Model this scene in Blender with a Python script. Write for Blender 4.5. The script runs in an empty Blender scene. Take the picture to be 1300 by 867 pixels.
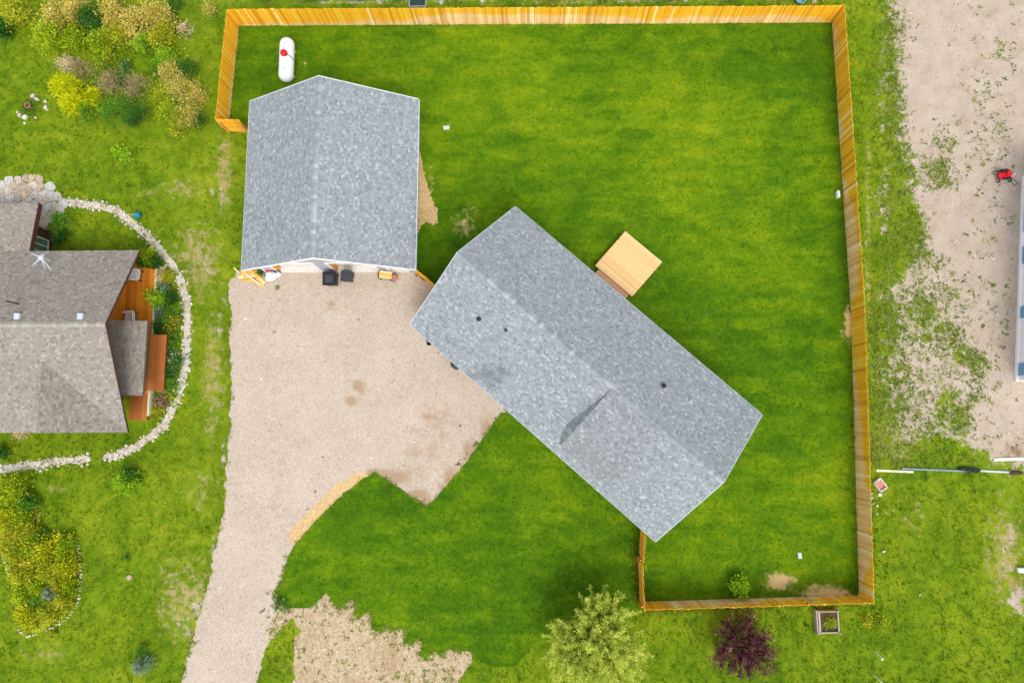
import bpy, bmesh, math, random
import numpy as np
from mathutils import Vector, Matrix

random.seed(7)
RNG = np.random.default_rng(7)
S = bpy.context.scene
C = S.collection

# ------------------------------------------------------------------ camera
CAM_F, CAM_H, TX, TY = 884.7054830396578, 41.14492696425334, 0.11908049544524361, 0.03382215487286583
_cx, _sx, _cy, _sy = math.cos(TX), math.sin(TX), math.cos(TY), math.sin(TY)
RC = np.array([[1, 0, 0], [0, _cx, _sx], [0, -_sx, _cx]]) @ np.array([[_cy, 0, -_sy], [0, 1, 0], [_sy, 0, _cy]])
cam_data = bpy.data.cameras.new('camera')
cam_data.sensor_fit = 'HORIZONTAL'
cam_data.sensor_width = 36.0
cam_data.lens = CAM_F / 1300.0 * 36.0
cam_data.clip_start = 0.5
cam_data.clip_end = 3000.0
cam = bpy.data.objects.new('camera', cam_data)
C.objects.link(cam)
m4 = Matrix([[*RC.T[0], 0], [*RC.T[1], 0], [*RC.T[2], CAM_H], [0, 0, 0, 1]])
cam.matrix_world = m4
S.camera = cam

# ------------------------------------------------------------------ world, sun, exposure
SUN_ELEV = math.radians(58.0)
SUN_AZ = math.atan2(0.33, -0.94)          # clockwise from +Y: the sun stands to the south-east
world = bpy.data.worlds.new('World')
S.world = world
world.use_nodes = True
wn = world.node_tree
bg = wn.nodes['Background']
sky = wn.nodes.new('ShaderNodeTexSky')
sky.sky_type = 'NISHITA'
sky.sun_disc = False
sky.sun_elevation = SUN_ELEV
sky.sun_rotation = SUN_AZ
sky.air_density = 1.0
sky.dust_density = 3.0
sky.ozone_density = 1.0
cloud = wn.nodes.new('ShaderNodeHueSaturation')      # bright overcast: the blue is mostly washed out of the sky
cloud.inputs['Saturation'].default_value = 0.35
wn.links.new(sky.outputs[0], cloud.inputs['Color'])
wn.links.new(cloud.outputs[0], bg.inputs[0])
bg.inputs[1].default_value = 0.15
sun_d = bpy.data.lights.new('sun', 'SUN')
sun_d.energy = 0.70
sun_d.angle = math.radians(22.0)
sun_d.color = (1.0, 0.93, 0.84)
sun = bpy.data.objects.new('sun', sun_d)
C.objects.link(sun)
sdir = Vector((math.sin(SUN_AZ) * math.cos(SUN_ELEV), math.cos(SUN_AZ) * math.cos(SUN_ELEV), math.sin(SUN_ELEV)))
sun.rotation_euler = sdir.to_track_quat('Z', 'Y').to_euler()
S.view_settings.view_transform = 'Standard'
S.view_settings.look = 'None'
S.view_settings.gamma = 1.0
S.view_settings.exposure = 0.80


# ------------------------------------------------------------------ measuring helpers (photo pixel -> place)
def at(px, py, z=0.0):
    d = RC.T @ np.array([(px - 650) / CAM_F, -(py - 433.5) / CAM_F, -1.0])
    t = (z - CAM_H) / d[2]
    p = np.array([0, 0, CAM_H]) + t * d
    return Vector((p[0], p[1], z))


def at_plane(px, py, p0, n):
    d = Vector(RC.T @ np.array([(px - 650) / CAM_F, -(py - 433.5) / CAM_F, -1.0]))
    o = Vector((0, 0, CAM_H))
    return o + d * ((p0 - o).dot(n) / d.dot(n))


def to_px(xy):
    v = np.column_stack([xy, np.full(len(xy), -CAM_H)]) @ RC.T
    return np.column_stack([650 + CAM_F * v[:, 0] / -v[:, 2], 433.5 - CAM_F * v[:, 1] / -v[:, 2]])


def in_poly(P, poly):
    x, y = P[:, 0], P[:, 1]
    r = np.zeros(len(P), bool)
    n = len(poly)
    for i in range(n):
        x1, y1 = poly[i]
        x2, y2 = poly[(i + 1) % n]
        c = ((y1 > y) != (y2 > y))
        with np.errstate(divide='ignore', invalid='ignore'):
            xi = (x2 - x1) * (y - y1) / (y2 - y1 + 1e-12) + x1
        r ^= c & (x < xi)
    return r


# ------------------------------------------------------------------ object helpers
def tag(o, label=None, cat=None, group=None, kind=None):
    if label: o['label'] = label
    if cat: o['category'] = cat
    if group: o['group'] = group
    if kind: o['kind'] = kind
    return o


def thing(name, label, cat, loc=(0, 0, 0), rz=0.0, group=None):
    o = bpy.data.objects.new(name, None)
    o.empty_display_size = 0.2
    C.objects.link(o)
    o.location = loc
    o.rotation_euler = (0, 0, rz)
    return tag(o, label, cat, group)


def link(name, me, parent=None, loc=None, rot=None):
    o = bpy.data.objects.new(name, me)
    C.objects.link(o)
    if parent is not None: o.parent = parent
    if loc is not None: o.location = loc
    if rot is not None: o.rotation_euler = rot
    return o


def mesh_np(name, V, F, mats, tint=None, smooth=False, midx=None):
    me = bpy.data.meshes.new(name)
    me.from_pydata([tuple(v) for v in V], [], [tuple(f) for f in F])
    for m in (mats if isinstance(mats, (list, tuple)) else [mats]): me.materials.append(m)
    if tint is not None:
        a = me.attributes.new('tint', 'FLOAT', 'FACE')
        a.data.foreach_set('value', np.asarray(tint, dtype=np.float32))
    if midx is not None:
        me.polygons.foreach_set('material_index', np.asarray(midx, dtype=np.int32))
    if smooth:
        me.polygons.foreach_set('use_smooth', np.ones(len(me.polygons), dtype=bool))
    me.update()
    return me


def quads_np(name, Q, mat, tint=None):
    """Q: (n,4,3) array of quads -> mesh, quick."""
    n = len(Q)
    me = bpy.data.meshes.new(name)
    me.vertices.add(n * 4)
    me.vertices.foreach_set('co', np.ascontiguousarray(Q, dtype=np.float32).ravel())
    me.loops.add(n * 4)
    me.loops.foreach_set('vertex_index', np.arange(n * 4, dtype=np.int32))
    me.polygons.add(n)
    me.polygons.foreach_set('loop_start', np.arange(0, n * 4, 4, dtype=np.int32))
    me.polygons.foreach_set('loop_total', np.full(n, 4, dtype=np.int32))
    me.materials.append(mat)
    if tint is not None:
        a = me.attributes.new('tint', 'FLOAT', 'FACE')
        a.data.foreach_set('value', np.asarray(tint, dtype=np.float32))
    me.update(calc_edges=True)
    me.validate()
    return me


class MB:
    """collects simple solids into ONE mesh"""
    def __init__(self): self.bm = bmesh.new()

    def box(self, c, s, rz=0.0, bev=0.0, rot=None):
        M = Matrix.Translation(c) @ (rot.to_matrix().to_4x4() if rot is not None else Matrix.Rotation(rz, 4, 'Z')) @ Matrix.Diagonal((s[0], s[1], s[2], 1))
        r = bmesh.ops.create_cube(self.bm, size=1.0, matrix=M)
        if bev > 0:
            es = list({e for v in r['verts'] for e in v.link_edges})
            bmesh.ops.bevel(self.bm, geom=es, offset=bev, segments=1, affect='EDGES')
        return self

    def tube(self, a, b, r0, r1=None, n=8, caps=True):
        a, b = Vector(a), Vector(b)
        d = b - a
        r1 = r0 if r1 is None else r1
        q = d.to_track_quat('Z', 'Y').to_matrix().to_4x4()
        bmesh.ops.create_cone(self.bm, cap_ends=caps, segments=n, radius1=r0, radius2=r1, depth=d.length,
                              matrix=Matrix.Translation((a + b) / 2) @ q)
        return self

    def path(self, pts, r, n=6):
        for a, b in zip(pts[:-1], pts[1:]): self.tube(a, b, r, n=n)
        return self

    def ball(self, c, r, s=(1, 1, 1), u=12, v=8):
        M = Matrix.Translation(c) @ Matrix.Diagonal((s[0], s[1], s[2], 1))
        bmesh.ops.create_uvsphere(self.bm, u_segments=u, v_segments=v, radius=r, matrix=M)
        return self

    def lathe(self, prof, c=(0, 0, 0), n=16, M=None):
        rings = []
        for (r, z) in prof:
            ring = []
            for k in range(n):
                a = 2 * math.pi * k / n
                p = Vector((r * math.cos(a), r * math.sin(a), z))
                if M is not None: p = M @ p
                ring.append(self.bm.verts.new(p + Vector(c)))
            rings.append(ring)
        for A, B in zip(rings[:-1], rings[1:]):
            for k in range(n):
                self.bm.faces.new((A[k], A[(k + 1) % n], B[(k + 1) % n], B[k]))
        self.bm.faces.new(rings[0][::-1])
        self.bm.faces.new(rings[-1])
        return self

    def prism(self, pts, z0, z1):
        lo = [self.bm.verts.new((p[0], p[1], z0)) for p in pts]
        hi = [self.bm.verts.new((p[0], p[1], z1)) for p in pts]
        n = len(pts)
        self.bm.faces.new(hi)
        self.bm.faces.new(lo[::-1])
        for i in range(n): self.bm.faces.new((lo[i], lo[(i + 1) % n], hi[(i + 1) % n], hi[i]))
        return self

    def slab(self, pts3, t, up=None):
        """solid from a planar polygon given in 3-D, thickness t straight down"""
        hi = [self.bm.verts.new(p) for p in pts3]
        lo = [self.bm.verts.new(Vector(p) - Vector((0, 0, t))) for p in pts3]
        n = len(pts3)
        self.bm.faces.new(hi)
        self.bm.faces.new(lo[::-1])
        for i in range(n): self.bm.faces.new((lo[i], lo[(i + 1) % n], hi[(i + 1) % n], hi[i]))
        return self

    def mesh(self, name, mat, smooth=False):
        bmesh.ops.recalc_face_normals(self.bm, faces=self.bm.faces)
        me = bpy.data.meshes.new(name)
        self.bm.to_mesh(me)
        self.bm.free()
        me.materials.append(mat)
        if smooth: me.polygons.foreach_set('use_smooth', np.ones(len(me.polygons), dtype=bool))
        return me

    def obj(self, name, mat, parent=None, smooth=False, loc=None, rot=None):
        return link(name, self.mesh(name, mat, smooth), parent, loc, rot)


# ------------------------------------------------------------------ materials
def lin(*c):
    f = lambda v: (v / 12.92 if v <= 0.04045 else ((v + 0.055) / 1.055) ** 2.4)
    return tuple(f(x / 255.0) for x in c) + (1.0,)


class NT:
    def __init__(self, name):
        self.m = bpy.data.materials.new(name)
        self.m.use_nodes = True
        self.t = self.m.node_tree
        self.b = self.t.nodes['Principled BSDF']
        self.b.inputs['Roughness'].default_value = 0.85
        self.b.inputs['Specular IOR Level'].default_value = 0.25

    def n(self, typ, **kw):
        nd = self.t.nodes.new(typ)
        for k, v in kw.items(): setattr(nd, k, v)
        return nd

    def l(self, a, b): self.t.links.new(a, b)

    def pos(self, scale=(1, 1, 1), rz=0.0, obj=False):
        if obj:
            src = self.n('ShaderNodeTexCoord').outputs['Object']
        else:
            src = self.n('ShaderNodeNewGeometry').outputs['Position']
        mp = self.n('ShaderNodeMapping')
        mp.inputs['Scale'].default_value = scale
        mp.inputs['Rotation'].default_value = (0, 0, rz)
        self.l(src, mp.inputs['Vector'])
        return mp.outputs[0]

    def noise(self, scale, detail=4, rough=0.6, vec=None, dist=0.0):
        nd = self.n('ShaderNodeTexNoise')
        nd.inputs['Scale'].default_value = scale
        nd.inputs['Detail'].default_value = detail
        nd.inputs['Roughness'].default_value = rough
        nd.inputs['Distortion'].default_value = dist
        if vec is not None: self.l(vec, nd.inputs['Vector'])
        return nd.outputs['Fac']

    def ramp(self, fac, stops, interp='LINEAR'):
        nd = self.n('ShaderNodeValToRGB')
        cr = nd.color_ramp
        cr.interpolation = interp
        while len(cr.elements) > 1: cr.elements.remove(cr.elements[0])
        for i, (p, c) in enumerate(stops):
            e = cr.elements[0] if i == 0 else cr.elements.new(p)
            e.position = p
            e.color = c if len(c) == 4 else tuple(c) + (1.0,)
        if fac is not None: self.l(fac, nd.inputs['Fac'])
        return nd.outputs['Color']

    def mix(self, fac, a, b, mode='MIX'):
        nd = self.n('ShaderNodeMix', data_type='RGBA', blend_type=mode)
        nd.clamp_factor = True
        for s, v in ((nd.inputs[0], fac), (nd.inputs[6], a), (nd.inputs[7], b)):
            if isinstance(v, (int, float)): s.default_value = v
            elif isinstance(v, tuple): s.default_value = v if len(v) == 4 else v + (1.0,)
            else: self.l(v, s)
        return nd.outputs[2]

    def math(self, op, a, b=0.0, clamp=False):
        nd = self.n('ShaderNodeMath', operation=op)
        nd.use_clamp = clamp
        for s, v in ((nd.inputs[0], a), (nd.inputs[1], b)):
            if isinstance(v, (int, float)): s.default_value = v
            else: self.l(v, s)
        return nd.outputs[0]

    def smooth(self, x, lo, hi):
        nd = self.n('ShaderNodeMapRange', interpolation_type='SMOOTHSTEP')
        self.l(x, nd.inputs['Value'])
        nd.inputs['From Min'].default_value = lo
        nd.inputs['From Max'].default_value = hi
        return nd.outputs[0]

    def attr(self, name):
        nd = self.n('ShaderNodeAttribute', attribute_name=name)
        return nd.outputs['Fac']

    def bump(self, h, strength=0.4, dist=0.02):
        nd = self.n('ShaderNodeBump')
        nd.inputs['Strength'].default_value = strength
        nd.inputs['Distance'].default_value = dist
        self.l(h, nd.inputs['Height'])
        self.l(nd.outputs[0], self.b.inputs['Normal'])

    def col(self, c):
        if isinstance(c, tuple): self.b.inputs['Base Color'].default_value = c if len(c) == 4 else c + (1.0,)
        else: self.l(c, self.b.inputs['Base Color'])
        return self


def plain(name, c, rough=0.6, metal=0.0, var=0.12, scale=6.0, bump=0.0, spec=0.3):
    t = NT(name)
    f = t.noise(scale, 5, 0.65, t.pos())
    d = tuple(v * (1 - var) for v in c[:3])
    l_ = tuple(min(1, v * (1 + var)) for v in c[:3])
    t.col(t.ramp(f, [(0.3, d), (0.7, l_)]))
    t.b.inputs['Roughness'].default_value = rough
    t.b.inputs['Metallic'].default_value = metal
    t.b.inputs['Specular IOR Level'].default_value = spec
    if bump: t.bump(t.noise(scale * 6, 3, 0.6, t.pos()), bump, 0.01)
    return t.m


def tint_mat(name, stops, rough=0.85, jitter=0.15, scale=9.0, transl=0.0, interp='LINEAR', bump=0.0):
    """colour picked per face by the 'tint' attribute, plus grain"""
    t = NT(name)
    f = t.math('ADD', t.attr('tint'), t.math('MULTIPLY', t.math('SUBTRACT', t.noise(scale, 4, 0.6, t.pos()), 0.5), jitter))
    c = t.ramp(f, stops, interp)
    t.col(c)
    t.b.inputs['Roughness'].default_value = rough
    if transl > 0:
        tr = t.n('ShaderNodeBsdfTranslucent')
        t.l(c, tr.inputs[0])
        mx = t.n('ShaderNodeMixShader')
        mx.inputs[0].default_value = transl
        t.l(t.b.outputs[0], mx.inputs[1])
        t.l(tr.outputs[0], mx.inputs[2])
        t.l(mx.outputs[0], t.t.nodes['Material Output'].inputs['Surface'])
        t.b.inputs['Specular IOR Level'].default_value = 0.15
    if bump: t.bump(t.noise(60, 3, 0.6, t.pos()), bump, 0.01)
    return t.m


def random_mat(name, stops, rough=0.8, grain=20.0, gamt=0.25, stretch=(1, 1, 1), interp='LINEAR', bump=0.3):
    """colour picked per object by its random number, plus grain"""
    t = NT(name)
    r = t.n('ShaderNodeObjectInfo').outputs['Random']
    n = t.noise(grain, 5, 0.6, t.pos(stretch, obj=True))
    f = t.math('ADD', r, t.math('MULTIPLY', t.math('SUBTRACT', n, 0.5), gamt))
    t.col(t.ramp(f, stops, interp))
    t.b.inputs['Roughness'].default_value = rough
    if bump: t.bump(n, bump, 0.01)
    return t.m


# cedar pickets: object colour R = height of the bleached, splashed zone, G = tone of the board
def cedar_mat(name):
    t = NT(name)
    oi = t.n('ShaderNodeObjectInfo')
    sep = t.n('ShaderNodeSeparateColor')
    t.l(oi.outputs['Color'], sep.inputs[0])
    tc = t.n('ShaderNodeTexCoord').outputs['Object']
    sx = t.n('ShaderNodeSeparateXYZ')
    t.l(tc, sx.inputs[0])
    grain = t.noise(3.0, 5, 0.65, t.pos((22, 22, 1.2), obj=True), 0.6)
    tone = t.math('ADD', sep.outputs[1], t.math('MULTIPLY', t.math('SUBTRACT', grain, 0.5), 0.5))
    fresh = t.ramp(tone, [(0.0, (0.66, 0.29, 0.016)), (0.35, (0.93, 0.45, 0.018)), (0.62, (0.95, 0.53, 0.026)), (0.8, (0.95, 0.62, 0.09)), (1.0, (0.95, 0.76, 0.34))])
    old = t.ramp(tone, [(0.0, (0.68, 0.36, 0.11)), (0.5, (0.94, 0.60, 0.26)), (1.0, (0.97, 0.79, 0.47))])
    h = t.math('DIVIDE', sx.outputs[2], 1.83)
    e = t.math('ADD', t.math('SUBTRACT', sep.outputs[0], h), t.math('MULTIPLY', t.math('SUBTRACT', grain, 0.5), 0.35))
    t.col(t.mix(t.smooth(e, -0.09, 0.09), fresh, old))
    t.b.inputs['Roughness'].default_value = 0.7
    t.bump(grain, 0.25, 0.006)
    return t.m


def shingle_mat(name, stops):
    t = NT(name)
    n = t.noise(40, 4, 0.7, t.pos())
    big = t.noise(0.5, 3, 0.6, t.pos())
    f = t.math('ADD', t.attr('tint'), t.math('MULTIPLY', t.math('SUBTRACT', n, 0.5), 0.22))
    f = t.math('ADD', f, t.math('MULTIPLY', t.math('SUBTRACT', big, 0.5), 0.10))
    t.col(t.ramp(f, stops))
    t.b.inputs['Roughness'].default_value = 0.95
    t.b.inputs['Specular IOR Level'].default_value = 0.15
    t.bump(n, 0.5, 0.008)
    return t.m


def lawn_mat():
    t = NT('lawn_grass')
    P = t.pos()
    big = t.noise(0.16, 3, 0.55, P, 0.4)
    mid = t.noise(0.75, 4, 0.6, t.pos((0.75, 1.5, 1)), 0.5)
    sm = t.noise(3.2, 4, 0.65, P)
    fine = t.noise(26, 4, 0.75, P)
    # rolls of sod laid in rows
    br = t.n('ShaderNodeTexBrick')
    t.l(t.pos((1, 1, 1)), br.inputs['Vector'])
    br.inputs['Color1'].default_value = (0.0, 0, 0, 1)
    br.inputs['Color2'].default_value = (1, 1, 1, 1)
    br.inputs['Mortar'].default_value = (0.35, 0.35, 0.35, 1)
    br.inputs['Scale'].default_value = 1.0
    br.inputs['Mortar Size'].default_value = 0.02
    br.inputs['Brick Width'].default_value = 2.1
    br.inputs['Row Height'].default_value = 0.62
    bw = t.n('ShaderNodeRGBToBW')
    t.l(br.outputs[0], bw.inputs[0])
    f = t.math('MULTIPLY', big, 0.74)
    f = t.math('ADD', f, t.math('MULTIPLY', mid, 0.72))
    f = t.math('ADD', f, t.math('MULTIPLY', sm, 0.45))
    f = t.math('ADD', f, t.math('MULTIPLY', fine, 0.62))
    f = t.math('ADD', f, t.math('MULTIPLY', t.noise(8.0, 4, 0.7, t.pos((1, 1.6, 1))), 0.34))
    sx = t.n('ShaderNodeSeparateXYZ')
    t.l(P, sx.inputs[0])
    f = t.math('ADD', f, t.math('MULTIPLY', t.math('SINE', t.math('MULTIPLY', sx.outputs[1], 5.6)), 0.018))
    f = t.math('ADD', f, t.math('MULTIPLY', bw.outputs[0], 0.10))
    f = t.math('ADD', f, t.math('MULTIPLY', t.attr('lush'), 1.25))
    f = t.math('SUBTRACT', f, 1.05)
    c = t.ramp(f, [(0.08, (0.022, 0.080, 0.002)), (0.38, (0.066, 0.160, 0.002)), (0.54, (0.113, 0.214, 0.0025)), (0.74, (0.195, 0.282, 0.004)), (0.96, (0.36, 0.345, 0.014))])
    d = t.math('ADD', t.attr('dry'), t.math('MULTIPLY', t.math('SUBTRACT', t.noise(2.5, 5, 0.7, P), 0.5), 1.1))
    tan = t.ramp(fine, [(0.3, (0.50, 0.34, 0.12)), (0.7, (0.84, 0.64, 0.31))])
    t.col(t.mix(t.smooth(d, 0.38, 0.72), c, tan))
    t.b.inputs['Roughness'].default_value = 0.9
    t.b.inputs['Specular IOR Level'].default_value = 0.1
    t.bump(t.math('ADD', fine, t.math('MULTIPLY', sm, 0.6)), 0.7, 0.05)
    return t.m


def meadow_mat():
    t = NT('rough_grass_ground')
    P = t.pos()
    big = t.noise(0.22, 4, 0.6, P, 0.3)
    mid = t.noise(1.3, 5, 0.65, P, 0.4)
    fine = t.noise(22, 5, 0.75, P)
    f = t.math('ADD', t.math('MULTIPLY', big, 0.7), t.math('MULTIPLY', mid, 0.8))
    f = t.math('ADD', f, t.math('MULTIPLY', fine, 0.65))
    f = t.math('SUBTRACT', t.math('ADD', f, t.attr('lush')), 0.70)
    g = t.ramp(f, [(0.12, (0.052, 0.115, 0.004)), (0.37, (0.132, 0.222, 0.005)), (0.57, (0.222, 0.292, 0.010)), (0.78, (0.36, 0.36, 0.030)), (1.0, (0.50, 0.44, 0.10))])
    straw = t.ramp(fine, [(0.25, (0.25, 0.20, 0.06)), (0.55, (0.42, 0.34, 0.14)), (0.8, (0.58, 0.48, 0.26))])
    d = t.math('ADD', t.attr('dry'), t.math('MULTIPLY', t.math('SUBTRACT', t.noise(2.0, 6, 0.72, P, 0.4), 0.5), 1.5))
    c = t.mix(t.smooth(d, 0.42, 0.74), g, straw)
    soil_n = t.noise(0.9, 5, 0.65, P)
    peb = t.noise(17, 6, 0.85, P)
    soil = t.ramp(t.math('ADD', t.math('MULTIPLY', soil_n, 0.5), t.math('SUBTRACT', t.math('MULTIPLY', peb, 0.85), .15)), [(0.3, (0.29, 0.21, 0.145)), (0.46, (0.45, 0.36, 0.275)), (0.60, (0.53, 0.445, 0.36)), (0.8, (0.66, 0.58, 0.49))])
    b = t.math('ADD', t.attr('bare'), t.math('MULTIPLY', t.math('SUBTRACT', t.noise(1.7, 6, 0.75, P, 0.3), 0.5), 1.25))
    c = t.mix(t.smooth(b, 0.44, 0.60), c, soil)
    red = t.ramp(peb, [(0.3, (0.26, 0.13, 0.075)), (0.7, (0.42, 0.26, 0.17))])
    r = t.math('ADD', t.attr('red'), t.math('MULTIPLY', t.math('SUBTRACT', mid, 0.5), 0.9))
    c = t.mix(t.smooth(r, 0.45, 0.75), c, red)
    t.col(c)
    t.b.inputs['Roughness'].default_value = 0.92
    t.b.inputs['Specular IOR Level'].default_value = 0.1
    t.bump(t.math('ADD', fine, t.math('MULTIPLY', mid, 0.8)), 0.8, 0.06)
    return t.m


def gravel_mat(name, a, b, c, d):
    t = NT(name)
    P = t.pos()
    big = t.noise(0.35, 4, 0.6, P)
    mid = t.noise(2.2, 5, 0.7, P)
    vor = t.n('ShaderNodeTexVoronoi')
    vor.inputs['Scale'].default_value = 13.0
    t.l(P, vor.inputs['Vector'])
    bw = t.n('ShaderNodeRGBToBW')
    t.l(vor.outputs['Color'], bw.inputs[0])
    fine = t.noise(45, 3, 0.8, P)
    f = t.math('ADD', t.math('MULTIPLY', big, 0.35), t.math('MULTIPLY', mid, 0.3))
    f = t.math('ADD', f, t.math('MULTIPLY', bw.outputs[0], 0.34))
    f = t.math('ADD', f, t.math('MULTIPLY', fine, 0.36))
    f = t.math('SUBTRACT', f, 0.10)
    base = t.ramp(f, [(0.32, a), (0.50, b), (0.62, c), (0.8, d)])
    s = t.math('ADD', t.attr('stain_and_tone'), t.math('MULTIPLY', t.math('SUBTRACT', t.noise(1.6, 6, 0.7, P, 0.3), 0.5), 1.2))
    t.col(t.mix(t.math('MULTIPLY', t.smooth(s, 0.3, 1.0), 0.78), base, t.ramp(fine, [(0.3, (0.22, 0.135, 0.065)), (0.7, (0.48, 0.33, 0.20))])))
    t.b.inputs['Roughness'].default_value = 0.93
    t.b.inputs['Specular IOR Level'].default_value = 0.15
    t.bump(t.math('ADD', bw.outputs[0], fine), 0.5, 0.02)
    return t.m


M = {}
M['lawn'] = lawn_mat()
M['meadow'] = meadow_mat()
M['gravel'] = gravel_mat('driveway_gravel', (0.35, 0.28, 0.21), (0.455, 0.375, 0.295), (0.505, 0.42, 0.335), (0.59, 0.505, 0.415))
M['sand'] = gravel_mat('tan_sand', (0.40, 0.26, 0.10), (0.53, 0.36, 0.16), (0.60, 0.43, 0.21), (0.68, 0.52, 0.29))
M['dirt'] = gravel_mat('bare_dirt', (0.24, 0.165, 0.09), (0.40, 0.30, 0.18), (0.49, 0.385, 0.245), (0.62, 0.52, 0.37))
M['soil'] = plain('garden_soil', (0.12, 0.085, 0.04), 0.95, 0, 0.4, 8, 0.6)
M['shingle_grey'] = shingle_mat('grey_shingles', [(0.0, (0.165, 0.190, 0.202)), (0.3, (0.232, 0.260, 0.274)), (0.6, (0.296, 0.326, 0.340)), (0.85, (0.385, 0.412, 0.425)), (1.0, (0.48, 0.505, 0.515))])
M['shingle_dormer'] = shingle_mat('pinkish_grey_shingles', [(0.0, (0.165, 0.175, 0.185)), (0.3, (0.222, 0.234, 0.246)), (0.6, (0.275, 0.288, 0.300)), (0.85, (0.350, 0.362, 0.372)), (1.0, (0.44, 0.45, 0.455))])
M['shingle_brown'] = shingle_mat('weathered_brown_shingles', [(0.0, (0.175, 0.15, 0.125)), (0.3, (0.245, 0.22, 0.185)), (0.65, (0.305, 0.28, 0.24)), (1.0, (0.39, 0.365, 0.32))])
M['deck_under'] = plain('roof_underlay', (0.09, 0.10, 0.11), 0.9)
M['under_brown'] = plain('roof_underlay_brown', (0.10, 0.085, 0.07), 0.9)
M['white'] = plain('white_paint', (0.80, 0.80, 0.79), 0.45, 0, 0.05, 3)
M['drip'] = plain('pale_drip_edge', (0.50, 0.55, 0.60), 0.4, 0.0, 0.08, 3)
M['siding'] = plain('grey_siding', (0.36, 0.39, 0.44), 0.6, 0, 0.06, 2)
M['door'] = plain('warm_white_door', (0.66, 0.61, 0.58), 0.5, 0, 0.06, 2)
M['concrete'] = plain('pale_concrete', (0.62, 0.60, 0.55), 0.9, 0, 0.12, 5, 0.3)
M['cedar'] = cedar_mat('cedar_boards')
M['cedar_rail'] = plain('cedar_rails', (0.72, 0.36, 0.05), 0.7, 0, 0.25, 5)
M['deck_orange'] = random_mat('stained_deck_boards', [(0.0, (0.44, 0.135, 0.006)), (0.5, (0.53, 0.18, 0.009)), (1.0, (0.60, 0.23, 0.014))], 0.6, 2.5, 0.9, (1, 1, 1), bump=0.15)
M['deck_red'] = random_mat('red_brown_deck_boards', [(0.0, (0.28, 0.085, 0.018)), (0.5, (0.37, 0.125, 0.028)), (1.0, (0.46, 0.17, 0.04))], 0.6, 2.5, 0.5, bump=0.15)
M['deck_side'] = plain('dark_red_stain', (0.20, 0.045, 0.012), 0.6, 0, 0.2, 4)
M['fascia_brown'] = plain('brown_fascia', (0.085, 0.030, 0.020), 0.6, 0, 0.2, 3)
M['wood_tan'] = random_mat('new_pine_boards', [(0.0, (0.66, 0.42, 0.17)), (0.5, (0.71, 0.47, 0.20)), (1.0, (0.76, 0.53, 0.25))], 0.7, 3.0, 1.6, (1, 1, 1), bump=0.15)
M['wood_pink'] = random_mat('pinkish_boards', [(0.0, (0.46, 0.24, 0.13)), (1.0, (0.60, 0.36, 0.22))], 0.7, 3.0, 0.5)
M['lumber'] = random_mat('orange_lumber', [(0.0, (0.74, 0.36, 0.06)), (0.5, (0.90, 0.52, 0.13)), (1.0, (0.93, 0.70, 0.35))], 0.7, 6, 0.3)
M['lumber_pale'] = random_mat('pale_lumber', [(0.0, (0.72, 0.62, 0.48)), (1.0, (0.85, 0.78, 0.66))], 0.7, 6, 0.3)
M['brown_wall'] = plain('dark_brown_boards', (0.075, 0.040, 0.030), 0.7, 0, 0.3, 6)
M['black'] = plain('black_plastic', (0.018, 0.019, 0.022), 0.45, 0, 0.2, 4)
M['charcoal'] = plain('charcoal_plastic', (0.045, 0.052, 0.060), 0.5, 0, 0.2, 4)
M['red'] = plain('red_paint', (0.62, 0.012, 0.020), 0.35, 0, 0.1, 4)
M['steel'] = plain('galvanised_steel', (0.46, 0.48, 0.50), 0.45, 0.5, 0.15, 5)
M['glass_green'] = plain('green_window_glass', (0.10, 0.20, 0.13), 0.12, 0, 0.2, 2, spec=0.6)
M['teal'] = plain('teal_glaze', (0.02, 0.19, 0.26), 0.3, 0, 0.3, 8)
M['terracotta'] = plain('terracotta', (0.44, 0.19, 0.11), 0.8, 0, 0.2, 8)
M['barn_white'] = plain('white_metal_siding', (0.90, 0.91, 0.92), 0.4, 0, 0.02, 1)
M['barn_blue'] = plain('blue_metal_trim', (0.17, 0.34, 0.58), 0.4, 0, 0.06, 1)
M['grey_blue'] = plain('blue_grey_pipe', (0.22, 0.29, 0.30), 0.5, 0, 0.12, 3)
M['cream'] = plain('cream_board', (0.70, 0.66, 0.46), 0.7, 0, 0.1, 3)
M['bark'] = plain('bark', (0.14, 0.10, 0.065), 0.95, 0, 0.3, 12, 0.4)
M['tank'] = plain('white_tank_paint', (0.82, 0.83, 0.84), 0.35, 0, 0.03, 2)
M['brick_red'] = random_mat('red_brick', [(0.0, (0.42, 0.15, 0.11)), (1.0, (0.58, 0.27, 0.21))], 0.9)
M['stone'] = random_mat('pale_flagstones', [(0.0, (0.42, 0.34, 0.26)), (0.2, (0.54, 0.43, 0.32)), (0.4, (0.55, 0.52, 0.48)), (0.6, (0.62, 0.56, 0.48)), (0.8, (0.52, 0.52, 0.52)), (1.0, (0.62, 0.47, 0.31))], 0.85, 8, 0.3)
M['white_stone'] = random_mat('white_rocks', [(0.0, (0.42, 0.37, 0.28)), (0.4, (0.58, 0.54, 0.44)), (1.0, (0.74, 0.72, 0.64))], 0.8, 14, 0.3)
M['grit'] = gravel_mat('path_grit', (0.36, 0.28, 0.20), (0.52, 0.44, 0.35), (0.60, 0.54, 0.46), (0.70, 0.66, 0.60))


def leafmat(name, stops, tr=0.3):
    return tint_mat(name, [(p, tuple(min(.9, v * 1.7) for v in c)) for p, c in stops], 0.8, 0.1, 5.0, tr)


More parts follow.
